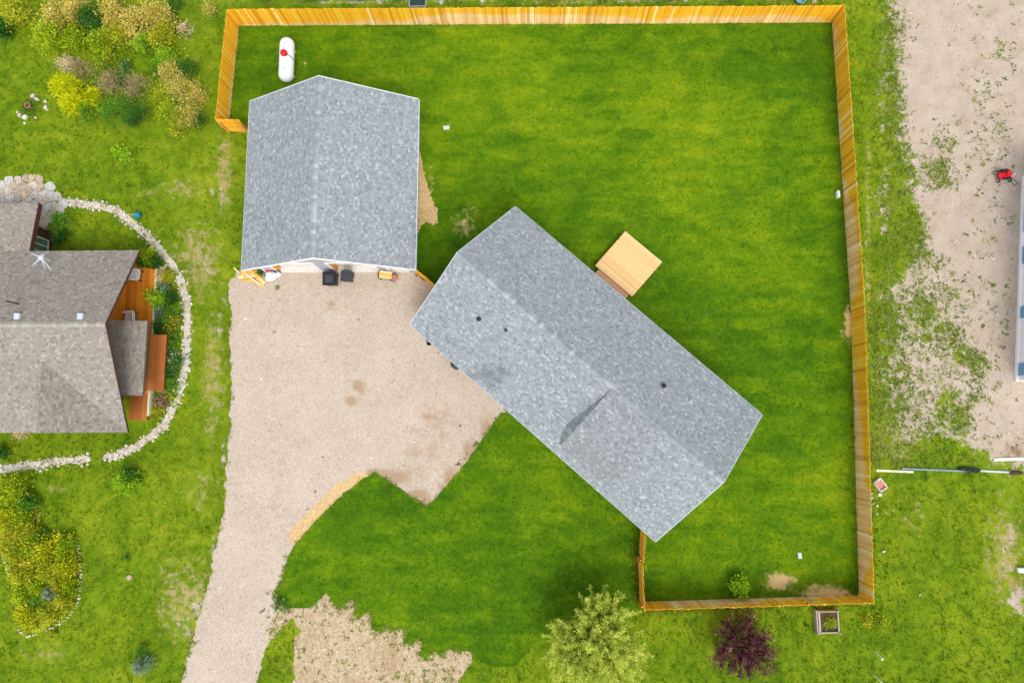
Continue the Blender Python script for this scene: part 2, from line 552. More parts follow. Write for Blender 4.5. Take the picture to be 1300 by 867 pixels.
L = {}
L['bedgold'] = leafmat('bright_golden_leaves', [(0, (0.08, 0.13, 0.004)), (0.45, (0.24, 0.27, 0.006)), (0.8, (0.40, 0.40, 0.010)), (1, (0.55, 0.50, 0.03))])
L['green'] = leafmat('green_leaves', [(0, (0.025, 0.085, 0.006)), (0.5, (0.075, 0.19, 0.015)), (1, (0.16, 0.32, 0.03))])
L['dark'] = leafmat('dark_green_leaves', [(0, (0.010, 0.045, 0.007)), (0.5, (0.030, 0.100, 0.013)), (1, (0.075, 0.19, 0.030))])
L['lime'] = leafmat('lime_leaves', [(0, (0.07, 0.17, 0.006)), (0.5, (0.19, 0.33, 0.012)), (1, (0.33, 0.45, 0.03))])
L['yellow'] = leafmat('yellow_lime_leaves', [(0, (0.16, 0.21, 0.002)), (0.5, (0.36, 0.39, 0.003)), (1, (0.54, 0.52, 0.012))])
L['gold'] = leafmat('golden_green_leaves', [(0, (0.07, 0.12, 0.006)), (0.4, (0.20, 0.25, 0.012)), (0.7, (0.38, 0.37, 0.02)), (1, (0.56, 0.47, 0.06))])
L['straw'] = leafmat('straw_and_green_leaves', [(0, (0.05, 0.09, 0.012)), (0.3, (0.18, 0.20, 0.025)), (0.55, (0.42, 0.33, 0.06)), (0.8, (0.60, 0.45, 0.13)), (1, (0.68, 0.55, 0.26))])
L['twig'] = leafmat('brown_twigs', [(0, (0.07, 0.055, 0.025)), (0.45, (0.20, 0.14, 0.075)), (0.8, (0.36, 0.26, 0.16)), (1, (0.12, 0.17, 0.03))], 0.1)
L['pink'] = leafmat('pale_pink_plumes', [(0, (0.22, 0.17, 0.07)), (0.5, (0.54, 0.40, 0.23)), (1, (0.72, 0.58, 0.40))])
L['blue'] = leafmat('blue_green_needles', [(0, (0.05, 0.10, 0.05)), (0.5, (0.13, 0.20, 0.115)), (1, (0.24, 0.31, 0.22))], 0.1)
L['purple'] = leafmat('plum_leaves', [(0, (0.022, 0.006, 0.008)), (0.5, (0.075, 0.024, 0.028)), (0.85, (0.17, 0.070, 0.066)), (1, (0.30, 0.19, 0.13))], 0.2)
L['olive'] = leafmat('olive_willow_leaves', [(0, (0.06, 0.095, 0.010)), (0.4, (0.18, 0.24, 0.026)), (0.75, (0.35, 0.40, 0.055)), (1, (0.50, 0.52, 0.12))])
L['mixed'] = leafmat('mixed_yellow_green_leaves', [(0, (0.05, 0.11, 0.006)), (0.4, (0.15, 0.24, 0.008)), (0.7, (0.30, 0.37, 0.012)), (1, (0.50, 0.50, 0.03))])
L['flower'] = leafmat('leaves_with_white_flowers', [(0, (0.015, 0.06, 0.008)), (0.5, (0.06, 0.15, 0.02)), (0.8, (0.16, 0.26, 0.05)), (0.86, (0.75, 0.75, 0.68)), (1, (0.82, 0.82, 0.78))])
L['orange'] = leafmat('leaves_with_orange_flowers', [(0, (0.03, 0.09, 0.008)), (0.6, (0.12, 0.20, 0.02)), (0.75, (0.60, 0.34, 0.02)), (1, (0.70, 0.46, 0.05))])
M['tuft'] = tint_mat('grass_blades', [(0, (0.056, 0.130, 0.004)), (0.35, (0.150, 0.254, 0.007)), (0.6, (0.250, 0.330, 0.013)), (0.8, (0.42, 0.40, 0.05)), (1.0, (0.64, 0.53, 0.21))], 0.85, 0.1, 4, 0.3)
M['weed'] = tint_mat('weed_leaves', [(0, (0.075, 0.13, 0.012)), (0.5, (0.18, 0.26, 0.025)), (0.8, (0.30, 0.36, 0.05)), (1, (0.44, 0.40, 0.10))], 0.85, 0.1, 4, 0.25)
M['pebble'] = tint_mat('pebbles', [(0, (0.30, 0.22, 0.16)), (0.5, (0.55, 0.46, 0.38)), (1, (0.78, 0.72, 0.66))], 0.9, 0.1)
exec_part = 'setting'

# ================================================================== SETTING: ground sheets
from mathutils.geometry import delaunay_2d_cdt


def paint(P, blobs):
    v = np.zeros(len(P))
    for (x, y, rx, ry, a) in blobs:
        v = np.maximum(v, a * np.exp(-(((P[:, 0] - x) / rx) ** 2 + ((P[:, 1] - y) / ry) ** 2)))
    return v


def jitter_loop(pts, step, amp, rng, smooth=1):
    out = []
    n = len(pts)
    for i in range(n):
        a, b = np.array(pts[i][:2]), np.array(pts[(i + 1) % n][:2])
        d = np.linalg.norm(b - a)
        k = max(1, int(d / step))
        nrm = np.array([-(b - a)[1], (b - a)[0]]) / max(d, 1e-6)
        for j in range(k):
            q = a + (b - a) * (j / k)
            out.append(q + nrm * rng.normal(0, amp) + (b - a) / max(d, 1e-6) * rng.normal(0, amp * 0.4))
    return out


def sheet(name, poly_px, z, mat, step=0.5, amp=0.03, jstep=0.18, attrs=None, drop=0.0, kind='structure', world_poly=None):
    rng = np.random.default_rng(abs(hash(name)) % 1000 if False else sum(map(ord, name)))
    pts = world_poly or [at(p[0], p[1])[:2] for p in poly_px]
    loop = jitter_loop(pts, jstep, amp, rng) if amp > 0 else [np.array(p) for p in pts]
    L_ = np.array(loop)
    x0, y0 = L_.min(0)
    x1, y1 = L_.max(0)
    gx, gy = np.meshgrid(np.arange(x0 + step / 2, x1, step), np.arange(y0 + step / 2, y1, step))
    G = np.column_stack([gx.ravel(), gy.ravel()])
    G = G[in_poly(G, loop)]
    vs = [Vector(p) for p in loop] + [Vector(p) for p in G]
    nb = len(loop)
    edges = [(i, (i + 1) % nb) for i in range(nb)]
    r = delaunay_2d_cdt(vs, edges, [list(range(nb))], 1, 1e-5)
    V2, F = r[0], r[2]
    V = np.array([(v[0], v[1], z) for v in V2])
    tri_c = np.array([(V[list(f)].mean(0))[:2] for f in F])
    keep = in_poly(tri_c, loop)
    F = [list(f) for f, k in zip(F, keep) if k]
    # every sheet faces up
    FF = []
    for f in F:
        a, b, c = V[f[0]], V[f[1]], V[f[2]]
        FF.append(f if np.cross(b - a, c - a)[2] > 0 else f[::-1])
    nV = len(V)
    if drop > 0:
        low = len(V)
        rim = [np.array([p[0], p[1], z]) for p in loop]
        rl = [np.array([p[0], p[1], z - drop]) for p in loop]
        V = np.vstack([V, rim, rl])
        area = 0.5 * sum(loop[i][0] * loop[(i + 1) % nb][1] - loop[(i + 1) % nb][0] * loop[i][1] for i in range(nb))
        for i in range(nb):
            j = (i + 1) % nb
            q = [low + i, low + nb + i, low + nb + j, low + j]
            FF.append(q if area > 0 else q[::-1])
    me = bpy.data.meshes.new(name)
    me.from_pydata(V.tolist(), [], FF)
    me.materials.append(mat)
    P = to_px(V[:, :2])
    for k, fn in (attrs or {}).items():
        a = me.attributes.new(k, 'FLOAT', 'POINT')
        a.data.foreach_set('value', np.asarray(fn(P), dtype=np.float32))
    o = link(name, me)
    return tag(o, kind=kind), loop


# corners of the fence (px at the foot of the boards)
FC = {'nw': (303, 33), 'ne': (1056, 29), 'e_mid': (1080.5, 400), 'se': (1090.5, 755.5), 'w_low': (290, 167), 'w_end': (318, 168)}
SWC = at(818.8, 774.6, 1.83)
SWK = at(816.4, 716, 1.83)
SWT = at(820.0, 670, 1.83)

LAWN_BACK = [(303, 33), (1056, 29), (1080.5, 400), (1090.5, 755.5), (813.5, 768.5), (810, 700), (800, 640), (640, 520), (556, 364), (529, 350), (520, 300), (330, 280), (318, 168), (290, 167)]
LAWN_FRONT = [(462, 607), (475, 599), (543, 643), (590, 590), (635, 524), (700, 540), (800, 640), (812, 690), (813.5, 768.5), (800, 773), (780, 786), (755, 782), (735, 800), (712, 798), (696, 815), (672, 822), (655, 845), (625, 846), (610, 838), (600, 828), (593, 826),
              (579, 825), (570, 823), (560, 832), (549, 826), (542, 837), (534, 831), (537, 817), (530, 809), (522, 819), (512, 814), (515, 802), (508, 797), (499, 802), (488, 796), (480, 801),
              (471, 797), (472, 782), (466, 775), (456, 785), (448, 780), (454, 766), (445, 760), (434, 771), (424, 768), (415, 752), (402, 765), (392, 772), (372, 772), (352, 768), (350, 752), (358, 738), (366, 706), (374, 692), (400, 662), (425, 637), (443, 622)]
DRIVE = [(289, 362), (300, 346), (320, 336), (524, 336), (529, 350), (556, 364), (590, 400), (660, 500), (640, 522), (600, 580), (543, 646), (520, 640), (480, 603), (450, 610), (376, 690), (366, 712), (358, 744), (348, 790), (336, 830), (322, 880), (312, 930), (214, 930), (226, 880), (241, 830), (250, 790), (264, 745), (276, 690), (284, 650), (287, 600), (292, 540), (294, 480), (291, 430), (294, 400)]
BED = [(-15, 606), (12, 608), (30, 622), (42, 640), (52, 655), (50, 668), (58, 678), (72, 682), (94, 682), (98, 695), (99, 735), (95, 765), (82, 784), (60, 792), (38, 801), (26, 796), (20, 775), (14, 740), (10, 722), (0, 702), (-15, 690)]
HOUSE_PX = [(522, 412), (655, 264), (965, 525), (833, 685)]
GARAGE_PX = [(318, 168), (530, 168), (528, 340), (312, 340)]
NBR_PX = [(-30, 250), (60, 262), (66, 318), (200, 330), (208, 500), (190, 535), (165, 550), (-30, 550)]
YARD = [(1126, -25), (1132, 60), (1140, 110), (1142, 170), (1150, 230), (1147, 300), (1140, 340), (1112, 365), (1112, 590), (1140, 598), (1330, 598), (1330, -25)]


def edge_soft(P, poly, w):
    """1 inside a px polygon, falling to 0 over w px outside"""
    pl = np.array(poly, float)
    d = np.full(len(P), 1e9)
    for i in range(len(pl)):
        a, b = pl[i], pl[(i + 1) % len(pl)]
        ab = b - a
        t = np.clip(((P - a) @ ab) / (ab @ ab + 1e-9), 0, 1)
        d = np.minimum(d, np.linalg.norm(P - (a + t[:, None] * ab), axis=1))
    ins = in_poly(P, poly)
    return np.where(ins, np.clip(0.5 + d / w / 2, 0, 1), np.clip(0.5 - d / w / 2, 0, 1))


def g_bare(P):
    b = edge_soft(P, YARD, 40)
    green = [(1195, 215, 34, 26, .42), (1160, 300, 26, 45, .38), (1190, 340, 28, 30, .22), (1175, 410, 60, 60, .52), (1150, 500, 70, 110, .40), (1220, 455, 34, 40, .48), (1205, 520, 45, 60, .55),
             (1180, 570, 80, 40, .60), (1240, 470, 20, 18, .45), (1250, 100, 60, 200, .10), (1270, 40, 40, 60, .12), (1210, 180, 20, 20, .3)]
    b = b - np.where(b > 0.2, paint(P, green), 0)
    b = np.maximum(b, paint(P, [(265, 335, 18, 34, .52), (282, 255, 8, 50, .54), (276, 420, 12, 44, .50), (270, 240, 8, 30, .46), (255, 770, 24, 44, .52), (235, 800, 26, 34, .50), (245, 840, 22, 34, .52), (272, 700, 10, 50, .55),
                                (284, 580, 6, 80, .55), (285, 380, 8, 40, .5), (700, 2, 420, 5, .50), (430, 3, 130, 5, .58), (850, 3, 60, 5, .5), (1122, 120, 18, 150, .47), (1122, 260, 22, 100, .50), (1130, 480, 40, 110, .52), (1280, 700, 20, 70, .5), (1292, 760, 22, 40, .6), (1080, 420, 8, 26, .8),
                                (355, 790, 14, 16, .62), (1127, 630, 8, 8, .6), (225, 235, 18, 10, .45)]))
    return b


def g_dry(P):
    return np.maximum(0.10, paint(P, [(250, 330, 55, 80, .62), (285, 220, 16, 80, .68), (230, 240, 45, 26, .55), (270, 480, 26, 130, .60), (185, 245, 30, 16, .5), (240, 420, 16, 60, .45), (255, 620, 40, 50, .5), (290, 90, 12, 60, .5), (235, 760, 60, 90, .60), (130, 700, 60, 60, .28), (120, 770, 30, 25, .35), (60, 830, 60, 25, .5),
                                      (1102, 300, 7, 300, .62), (1120, 120, 14, 120, .46), (1135, 560, 60, 50, .6), (1275, 700, 40, 110, .62), (1160, 660, 30, 40, .52), (1230, 640, 40, 30, .35),
                                      (600, 2, 800, 8, .5), (65, 620, 30, 10, .55), (240, 100, 30, 90, .42), (120, 190, 40, 14, .35), (100, 75, 50, 10, .45), (45, 55, 30, 20, .4), (205, 185, 20, 14, .45), (10, 750, 20, 40, .35),
                                      (560, 860, 60, 14, .5), (690, 830, 14, 20, .45), (240, 560, 30, 60, .3), (160, 735, 8, 8, .5)]))


def g_lush(P):
    return 0.05 - 0.08 * np.exp(-(((P[:, 0] - 950) / 200) ** 2 + ((P[:, 1] - 830) / 60) ** 2)) - 0.06 * np.exp(-(((P[:, 0] - 1200) / 60) ** 2 + ((P[:, 1] - 690) / 80) ** 2))


def g_red(P):
    return paint(P, [(1290, 575, 50, 26, .62), (1128, 632, 7, 12, .6), (1245, 380, 24, 40, .34), (1252, 330, 10, 30, .34), (1235, 375, 14, 10, .42), (1285, 420, 20, 60, .25), (650, 1, 120, 4, .4), (1112, 345, 14, 14, .4), (1290, 735, 15, 52, .58)])


# one ground sheet, fine where the camera looks, coarse out to the horizon
xs = np.concatenate([[-400, -250, -150, -90, -60, -45], np.arange(-38, 34.1, 0.3), [40, 55, 80, 140, 240, 400]])
ys = np.concatenate([[-400, -250, -150, -80, -45, -25], np.arange(-18, 31.1, 0.3), [36, 48, 75, 140, 240, 400]])
gx, gy = np.meshgrid(xs, ys)
GV = np.column_stack([gx.ravel(), gy.ravel(), np.zeros(gx.size)])
nx = len(xs)
ii, jj = np.meshgrid(np.arange(nx - 1), np.arange(len(ys) - 1))
b0 = (jj * nx + ii).ravel()
GF = np.column_stack([b0, b0 + 1, b0 + nx + 1, b0 + nx])
me = bpy.data.meshes.new('ground')
me.from_pydata(GV.tolist(), [], GF.tolist())
me.materials.append(M['meadow'])
GP = to_px(GV[:, :2])
for k, fn in (('bare', g_bare), ('dry', g_dry), ('lush', g_lush), ('red', g_red)):
    a = me.attributes.new(k, 'FLOAT', 'POINT')
    a.data.foreach_set('value', fn(GP).astype(np.float32))
tag(link('ground', me), kind='structure')

lawn_dry = lambda P: np.maximum(-0.3, paint(P, [(588, 286, 26, 28, .54), (600, 266, 14, 18, .50), (540, 250, 16, 40, .4), (990, 738, 26, 14, .90), (1045, 750, 38, 9, .92), (1062, 756, 30, 4, .9), (1077, 412, 7, 28, .9), (1070, 425, 5, 12, .6), (386, 85, 8, 20, .5), (818, 725, 5, 9, .7), (812, 755, 4, 8, .7),
                                                (480, 92, 20, 6, .36), (820, 300, 8, 5, .42), (425, 65, 14, 8, .34), (545, 235, 10, 50, .5)]))
lawn_lush_shade = lambda P: 0.025 + paint(P, [(640, 110, 90, 60, .11), (760, 150, 120, 70, .08), (880, 200, 120, 80, .10), (960, 120, 70, 60, .06), (830, 330, 120, 50, .06), (1000, 620, 60, 50, .06), (560, 200, 30, 60, .05), (430, 700, 50, 40, .05)]) \
    - paint(P, [(870, 375, 34, 40, .09), (900, 470, 40, 40, .06), (545, 325, 30, 30, .06), (700, 700, 80, 50, .05), (1010, 480, 40, 60, .05), (430, 640, 50, 30, .04), (560, 250, 30, 40, .05), (340, 80, 20, 30, .04)])  # darker greens; the spot between garage and house puts shade into grass colour
sheet('back_lawn', LAWN_BACK, 0.006, M['lawn'], 0.45, 0.012, 0.3, {'dry': lawn_dry, 'lush': lawn_lush_shade})
_, FRONT_LOOP = sheet('front_lawn', LAWN_FRONT, 0.045, M['lawn'], 0.45, 0.025, 0.16, {'dry': lambda P: np.zeros(len(P)) - .25, 'lush': lambda P: lawn_lush_shade(P) - .015}, drop=0.045)
drive_stain = lambda P: np.maximum(0, paint(P, [(455, 489, 11, 11, 1.1), (446, 509, 10, 9, 1.1), (465, 505, 20, 18, .6), (555, 525, 44, 26, .62), (560, 540, 50, 30, .58), (540, 575, 50, 40, .6), (520, 600, 44, 16, .68), (535, 635, 18, 16, .75), (615, 535, 30, 28, .62), (575, 430, 34, 46, .5), (450, 362, 100, 14, .5), (420, 388, 8, 8, .9), (540, 390, 44, 34, .48), (545, 530, 12, 8, 1.0), (497, 607, 28, 10, 1.35), (528, 631, 22, 11, 1.35), (540, 638, 12, 8, 1.3), (572, 606, 12, 18, 1.1), (597, 572, 13, 20, 1.1), (618, 546, 14, 18, 1.1), (480, 601, 22, 8, 1.25), (560, 620, 10, 10, .8), (590, 590, 12, 12, .8), (330, 360, 22, 8, .5), (305, 500, 6, 30, .34), (310, 430, 8, 8, .4)]))
sheet('gravel_driveway', DRIVE, 0.004, M['gravel'], 0.26, 0.055, 0.2, {'stain_and_tone': drive_stain})
zero = lambda P: np.zeros(len(P))
sheet('sand_border', [(366, 676), (390, 652), (412, 630), (433, 609), (436, 614), (446, 603), (458, 599), (470, 604), (445, 625), (422, 646), (397, 671), (376, 696), (371, 691)], 0.012, M['sand'], 0.3, 0.03, 0.12, {'stain_and_tone': zero})
sheet('sand_patch', [(528, 180), (533, 195), (540, 225), (547, 250), (554, 265), (556, 283), (548, 286), (540, 281), (532, 292), (526, 305), (520, 300), (520, 190)], 0.012, M['sand'], 0.3, 0.04, 0.12, {'stain_and_tone': zero})
sheet('bare_dirt_patch', [(352, 768), (372, 764), (392, 764), (402, 756), (418, 744), (440, 752), (460, 760), (475, 770), (490, 785), (520, 795), (560, 815), (600, 820), (596, 845), (584, 858), (575, 900), (372, 900), (374, 860), (372, 830), (380, 800), (372, 785), (345, 812), (340, 800)], 0.009, M['dirt'], 0.35, 0.09, 0.2,
      {'stain_and_tone': lambda P: paint(P, [(497, 828, 16, 24, .85), (455, 866, 24, 12, .85), (520, 805, 16, 12, .7), (412, 757, 14, 12, .75), (445, 768, 16, 12, .7), (478, 784, 14, 10, .7), (540, 826, 24, 14, .7), (572, 838, 16, 14, .7), (500, 850, 30, 12, .6)])})
sheet('garden_bed', BED, 0.010, M['soil'], 0.5, 0.05, 0.25, kind='structure')

# ------------------------------------------------------------------ loose grass, weeds and stones on the ground (stuff)
def in_any(P, polys):
    r = np.zeros(len(P), bool)
    for p in polys: r |= in_poly(P, p)
    return r


def blades(n_pts, xy, size, nb, tint, spread, z0=0.0, rng=RNG, lean=0.6, width=0.22):
    """tufts of bent blades: each blade one quad"""
    N = len(xy)
    Q = np.empty((N * nb, 4, 3))
    th = rng.uniform(0, 2 * np.pi, N * nb)
    hh = np.repeat(size, nb) * rng.uniform(0.6, 1.25, N * nb)
    base = np.repeat(xy, nb, 0) + rng.normal(0, 1, (N * nb, 2)) * np.repeat(size, nb)[:, None] * spread
    d = np.column_stack([np.cos(th), np.sin(th)])
    s = np.column_stack([-d[:, 1], d[:, 0]])
    w = hh * width
    ln = hh * rng.uniform(lean * .4, lean * 1.5, N * nb)
    z = np.full(N * nb, z0)
    Q[:, 0, :2] = base - s * w[:, None] * .5; Q[:, 0, 2] = z
    Q[:, 1, :2] = base + s * w[:, None] * .5; Q[:, 1, 2] = z
    Q[:, 2, :2] = base + d * ln[:, None] + s * w[:, None] * .28; Q[:, 2, 2] = z + hh
    Q[:, 3, :2] = base + d * ln[:, None] - s * w[:, None] * .28; Q[:, 3, 2] = z + hh
    t = np.repeat(tint, nb) + rng.normal(0, 0.10, N * nb)
    return Q, t


def lowfreq(P, s, seed):
    r = np.random.default_rng(seed)
    v = np.zeros(len(P))
    for k in range(7):
        a = r.uniform(0, 2 * np.pi)
        f = s * r.uniform(.6, 2.2)
        v += np.sin((P[:, 0] * np.cos(a) + P[:, 1] * np.sin(a)) * f + r.uniform(0, 6.28))
    return v / 3.0


allQ, allT = [], []
N = 95000
XY = np.column_stack([RNG.uniform(-36, 31.5, N), RNG.uniform(-16.5, 29, N)])
P = to_px(XY)
keep = ~in_any(P, [LAWN_BACK, LAWN_FRONT, DRIVE, HOUSE_PX, GARAGE_PX, NBR_PX, BED])
bare = g_bare(P) + lowfreq(XY, 1.6, 3) * .18 + RNG.normal(0, .10, N)
dirtp = in_poly(P, [(372, 772), (470, 780), (600, 830), (580, 870), (372, 880)])
dr0 = g_dry(P) + lowfreq(XY, 2.2, 11) * .16
keep &= (bare < 0.50) & ~((dr0 > .40) & (RNG.random(N) < .72)) & ~(dirtp & (RNG.random(N) < .93))
XY, P, bare = XY[keep], P[keep], bare[keep]
dry = g_dry(P)
tn = 0.22 + lowfreq(XY, .7, 5) * .13 + g_lush(P) + np.clip(dry - .12, 0, 1) * .95 * RNG.random(len(P)) + RNG.normal(0, .11, len(P))
Q, T = blades(0, XY, RNG.uniform(.035, .095, len(XY)) * (1 + .7 * (RNG.random(len(XY)) < .06)), 4, tn, .7, lean=.9, width=.38)
g = link('rough_grass', quads_np('rough_grass', Q, M['tuft'], T))
tag(g, 'rough unmown grass growing outside the fence and round the left house', 'grass', kind='stuff')

# short blades all over the mown lawn
N = 95000
XY = np.column_stack([RNG.uniform(-19.5, 19, N), RNG.uniform(-14, 26, N)])
P = to_px(XY)
keep = in_any(P, [LAWN_BACK, LAWN_FRONT]) & ~in_any(P, [GARAGE_PX]) & (lawn_dry(P) < .3)
XY, P = XY[keep], P[keep]
tn = 0.20 + lowfreq(XY, .8, 8) * .10 + lawn_lush_shade(P) * 1.6 + RNG.normal(0, .13, len(P))
LT = tint_mat('mown_blades', [(0, (0.024, 0.080, 0.002)), (0.3, (0.078, 0.180, 0.002)), (0.6, (0.160, 0.262, 0.004)), (1, (0.35, 0.36, 0.02))], 0.85, 0.1, 4, 0.3)
fz = np.where(in_poly(P, LAWN_FRONT), .045, .006)
Q, T = blades(0, XY, RNG.uniform(.03, .06, len(XY)), 2, tn, 1.2, lean=1.0, width=.5)
Q[:, :, 2] += np.repeat(fz, 2)[:, None]
tag(link('mown_grass', quads_np('mown_grass', Q, LT, T)), 'short mown grass of the fenced back lawn and front lawn', 'grass', kind='stuff')


# longer grass left standing along the foot of the fence
fp = []
for (a, b, n, off) in (((303, 33), (1056, 29), 900, (0, -4)), ((1058, 29), (1082, 400), 900, (5, 0)), ((1082, 400), (1092, 755), 900, (5, 0)), ((1090, 757), (814, 770), 700, (0, 4)), ((303, 33), (290, 167), 260, (-4, 0)), ((813, 768), (809, 690), 160, (-4, 0)), ((318, 170), (309, 335), 420, (18, 0))):
    f = RNG.random(n)
    fp.append(np.column_stack([a[0] + (b[0] - a[0]) * f + off[0] * (1 + .6 * RNG.normal(0, 1, n)), a[1] + (b[1] - a[1]) * f + off[1] * (1 + .6 * RNG.normal(0, 1, n))]))
fp = np.vstack(fp)
fxy = np.array([at(p[0], p[1])[:2] for p in fp])
Q, T = blades(0, fxy, RNG.uniform(.10, .26, len(fxy)), 4, RNG.uniform(.25, .85, len(fxy)), .4, lean=.7, width=.16)
tag(link('fence_grass', quads_np('fence_grass', Q, M['tuft'], T)), 'longer dry grass left standing along the foot of the cedar fence', 'grass', kind='stuff')


def rosettes(xy, size, tint, rng=RNG, nl=9, z0=0.0):
    """flat leafy weeds seen from above: nl leaves round each centre"""
    N = len(xy)
    th = rng.uniform(0, 2 * np.pi, N * nl)
    r = np.repeat(size, nl) * rng.uniform(.45, 1.1, N * nl)
    c = np.repeat(xy, nl, 0) + rng.normal(0, .45, (N * nl, 2)) * np.repeat(size, nl)[:, None]
    d = np.column_stack([np.cos(th), np.sin(th)])
    s = np.column_stack([-d[:, 1], d[:, 0]])
    up = r * rng.uniform(.1, .6, N * nl)
    Q = np.empty((N * nl, 4, 3))
    Q[:, 0, :2] = c; Q[:, 0, 2] = z0 + .01
    Q[:, 1, :2] = c + d * (r * .55)[:, None] + s * (r * .28)[:, None]; Q[:, 1, 2] = z0 + up
    Q[:, 2, :2] = c + d * r[:, None]; Q[:, 2, 2] = z0 + up * .7
    Q[:, 3, :2] = c + d * (r * .55)[:, None] - s * (r * .28)[:, None]; Q[:, 3, 2] = z0 + up
    return Q, np.repeat(tint, nl) + rng.normal(0, .12, N * nl)


# weeds over the gravel yard, denser towards the fence, and along the driveway's left edge
spots = []
for (x, y, r, n) in [(1192, 222, 18, 60), (1200, 228, 16, 40), (1205, 185, 12, 16), (1188, 180, 8, 12), (1150, 215, 10, 26), (1147, 190, 10, 22), (1142, 110, 8, 18), (1140, 135, 8, 20), (1138, 165, 8, 18), (1145, 250, 12, 30), (1160, 280, 14, 34), (1150, 305, 14, 40), (1168, 303, 10, 26), (1165, 322, 14, 44), (1175, 325, 10, 30), (1190, 333, 10, 12), (1135, 60, 8, 14), (1132, 30, 7, 12), (1210, 360, 18, 10),
                     (1198, 385, 12, 12), (1232, 455, 10, 44), (1245, 457, 8, 36), (1242, 475, 7, 26), (1205, 420, 12, 30), (1172, 385, 14, 50), (1210, 435, 8, 26), (1190, 440, 14, 24), (1225, 520, 18, 44), (1222, 540, 14, 34), (1235, 500, 10, 18), (1240, 395, 30, 8), (1255, 120, 30, 16), (1275, 60, 20, 8), (1262, 175, 30, 18), (1255, 210, 20, 12), (1208, 162, 10, 6)]:
    spots.append(np.column_stack([RNG.normal(x, r * .55, n), RNG.normal(y, r * .55, n)]))
spots.append(np.column_stack([1100 + np.abs(RNG.normal(0, 62, 1000)), RNG.uniform(355, 592, 1000)]))
spots.append(np.column_stack([1128 + RNG.normal(0, 9, 420), RNG.uniform(0, 360, 420)]))
spots.append(np.column_stack([RNG.uniform(1230, 1295, 120), RNG.uniform(0, 500, 120)]))
wp = np.vstack(spots)
wp = wp[(wp[:, 0] < 1288) & (wp[:, 1] < 594)]
wp = np.vstack([wp, wp + RNG.normal(0, 4, wp.shape), wp + RNG.normal(0, 9, wp.shape)])
wp = wp[(wp[:, 0] < 1288) & (wp[:, 1] < 594)]
wxy = np.array([at(p[0], p[1])[:2] for p in wp])
Q1, T1 = rosettes(wxy, .03 + .15 * RNG.random(len(wxy)) ** 2.2, RNG.uniform(.15, .8, len(wxy)), nl=6)
el = []
left_edge = [(294, 400), (291, 430), (294, 480), (292, 540), (287, 600), (284, 650), (276, 690), (264, 745), (250, 790), (241, 830), (226, 880)]
for a, b in zip(left_edge[:-1], left_edge[1:]):
    for k in range(16):
        f = RNG.random()
        el.append((a[0] + (b[0] - a[0]) * f + RNG.normal(-2, 3.2), a[1] + (b[1] - a[1]) * f))
for k in range(90): el.append((RNG.normal(360, 10), RNG.uniform(770, 867)))
for k in range(60): el.append((RNG.normal(350, 8), RNG.uniform(745, 800)))
for k in range(110): el.append((RNG.normal(535, 34), RNG.normal(862, 9)))
for loop_ in (LAWN_FRONT[18:46],):
    for a, b in zip(loop_[:-1], loop_[1:]):
        for k in range(int(3 + math.hypot(a[0] - b[0], a[1] - b[1]) * .9)):
            f = RNG.random()
            el.append((a[0] + (b[0] - a[0]) * f + RNG.normal(0, 2.6), a[1] + (b[1] - a[1]) * f + RNG.normal(0, 2.6)))
for a, b in (((366, 706), (358, 738)), ((358, 738), (350, 752)), ((543, 643), (475, 599)), ((543, 643), (635, 524)), ((443, 622), (374, 692))):
    for k in range(30):
        f = RNG.random()
        el.append((a[0] + (b[0] - a[0]) * f + RNG.normal(0, 1.2), a[1] + (b[1] - a[1]) * f + RNG.normal(0, 1.2)))
for k in range(160): el.append((RNG.uniform(380, 580), RNG.uniform(770, 867)))
el = [e for e in el if not (e[1] > 770 and e[0] > 600)]
exy = np.array([at(p[0], p[1])[:2] for p in el])
Q2, T2 = rosettes(exy, .035 + .11 * RNG.random(len(exy)) ** 1.8, RNG.uniform(.25, .8, len(exy)), z0=.03, nl=7)
tag(link('yard_weeds', quads_np('yard_weeds', np.vstack([Q1, Q2]), M['weed'], np.concatenate([T1, T2]))), 'low green weeds scattered over the pale gravel yard and driveway edge', 'weeds', kind='stuff')

# loose pebbles on gravel, dirt and yard
def pebbles(xy, size, rng=RNG, z0=0.004):
    N = len(xy)
    a = rng.uniform(0, 6.28, N)
    Q = []
    T = []
    t = rng.random(N)
    ca, sa = np.cos(a), np.sin(a)
    def rot(dx, dy, dz): return np.column_stack([xy[:, 0] + (dx * ca - dy * sa) * size, xy[:, 1] + (dx * sa + dy * ca) * size, z0 + dz * size])
    top = [rot(*v) for v in ((-.32, -.3, .5), (.36, -.26, .45), (.30, .34, .55), (-.28, .30, .5))]
    bot = [rot(*v) for v in ((-.6, -.5, 0), (.6, -.45, 0), (.5, .55, 0), (-.5, .5, 0))]
    F = [np.stack(top, 1)] + [np.stack([bot[i], bot[(i + 1) % 4], top[(i + 1) % 4], top[i]], 1) for i in range(4)]
    return np.vstack(F), np.tile(t, 5)


N = 16000
XY = np.column_stack([RNG.uniform(-19, 31, N), RNG.uniform(-16, 27, N)])
P = to_px(XY)
k1 = in_poly(P, DRIVE) & (RNG.random(N) < .7)
k2 = (g_bare(P) > .55)
k3 = in_poly(P, [(380, 790), (400, 768), (470, 785), (590, 835), (575, 870), (374, 870)])
XY = XY[k1 | k2 | k3]
Q, T = pebbles(XY, RNG.uniform(.025, .07, len(XY)) * (1 + 1.2 * (RNG.random(len(XY)) < .03)))
tag(link('loose_pebbles', quads_np('loose_pebbles', Q, M['pebble'], T)), 'small loose pebbles lying on the gravel driveway and yard', 'pebbles', kind='stuff')

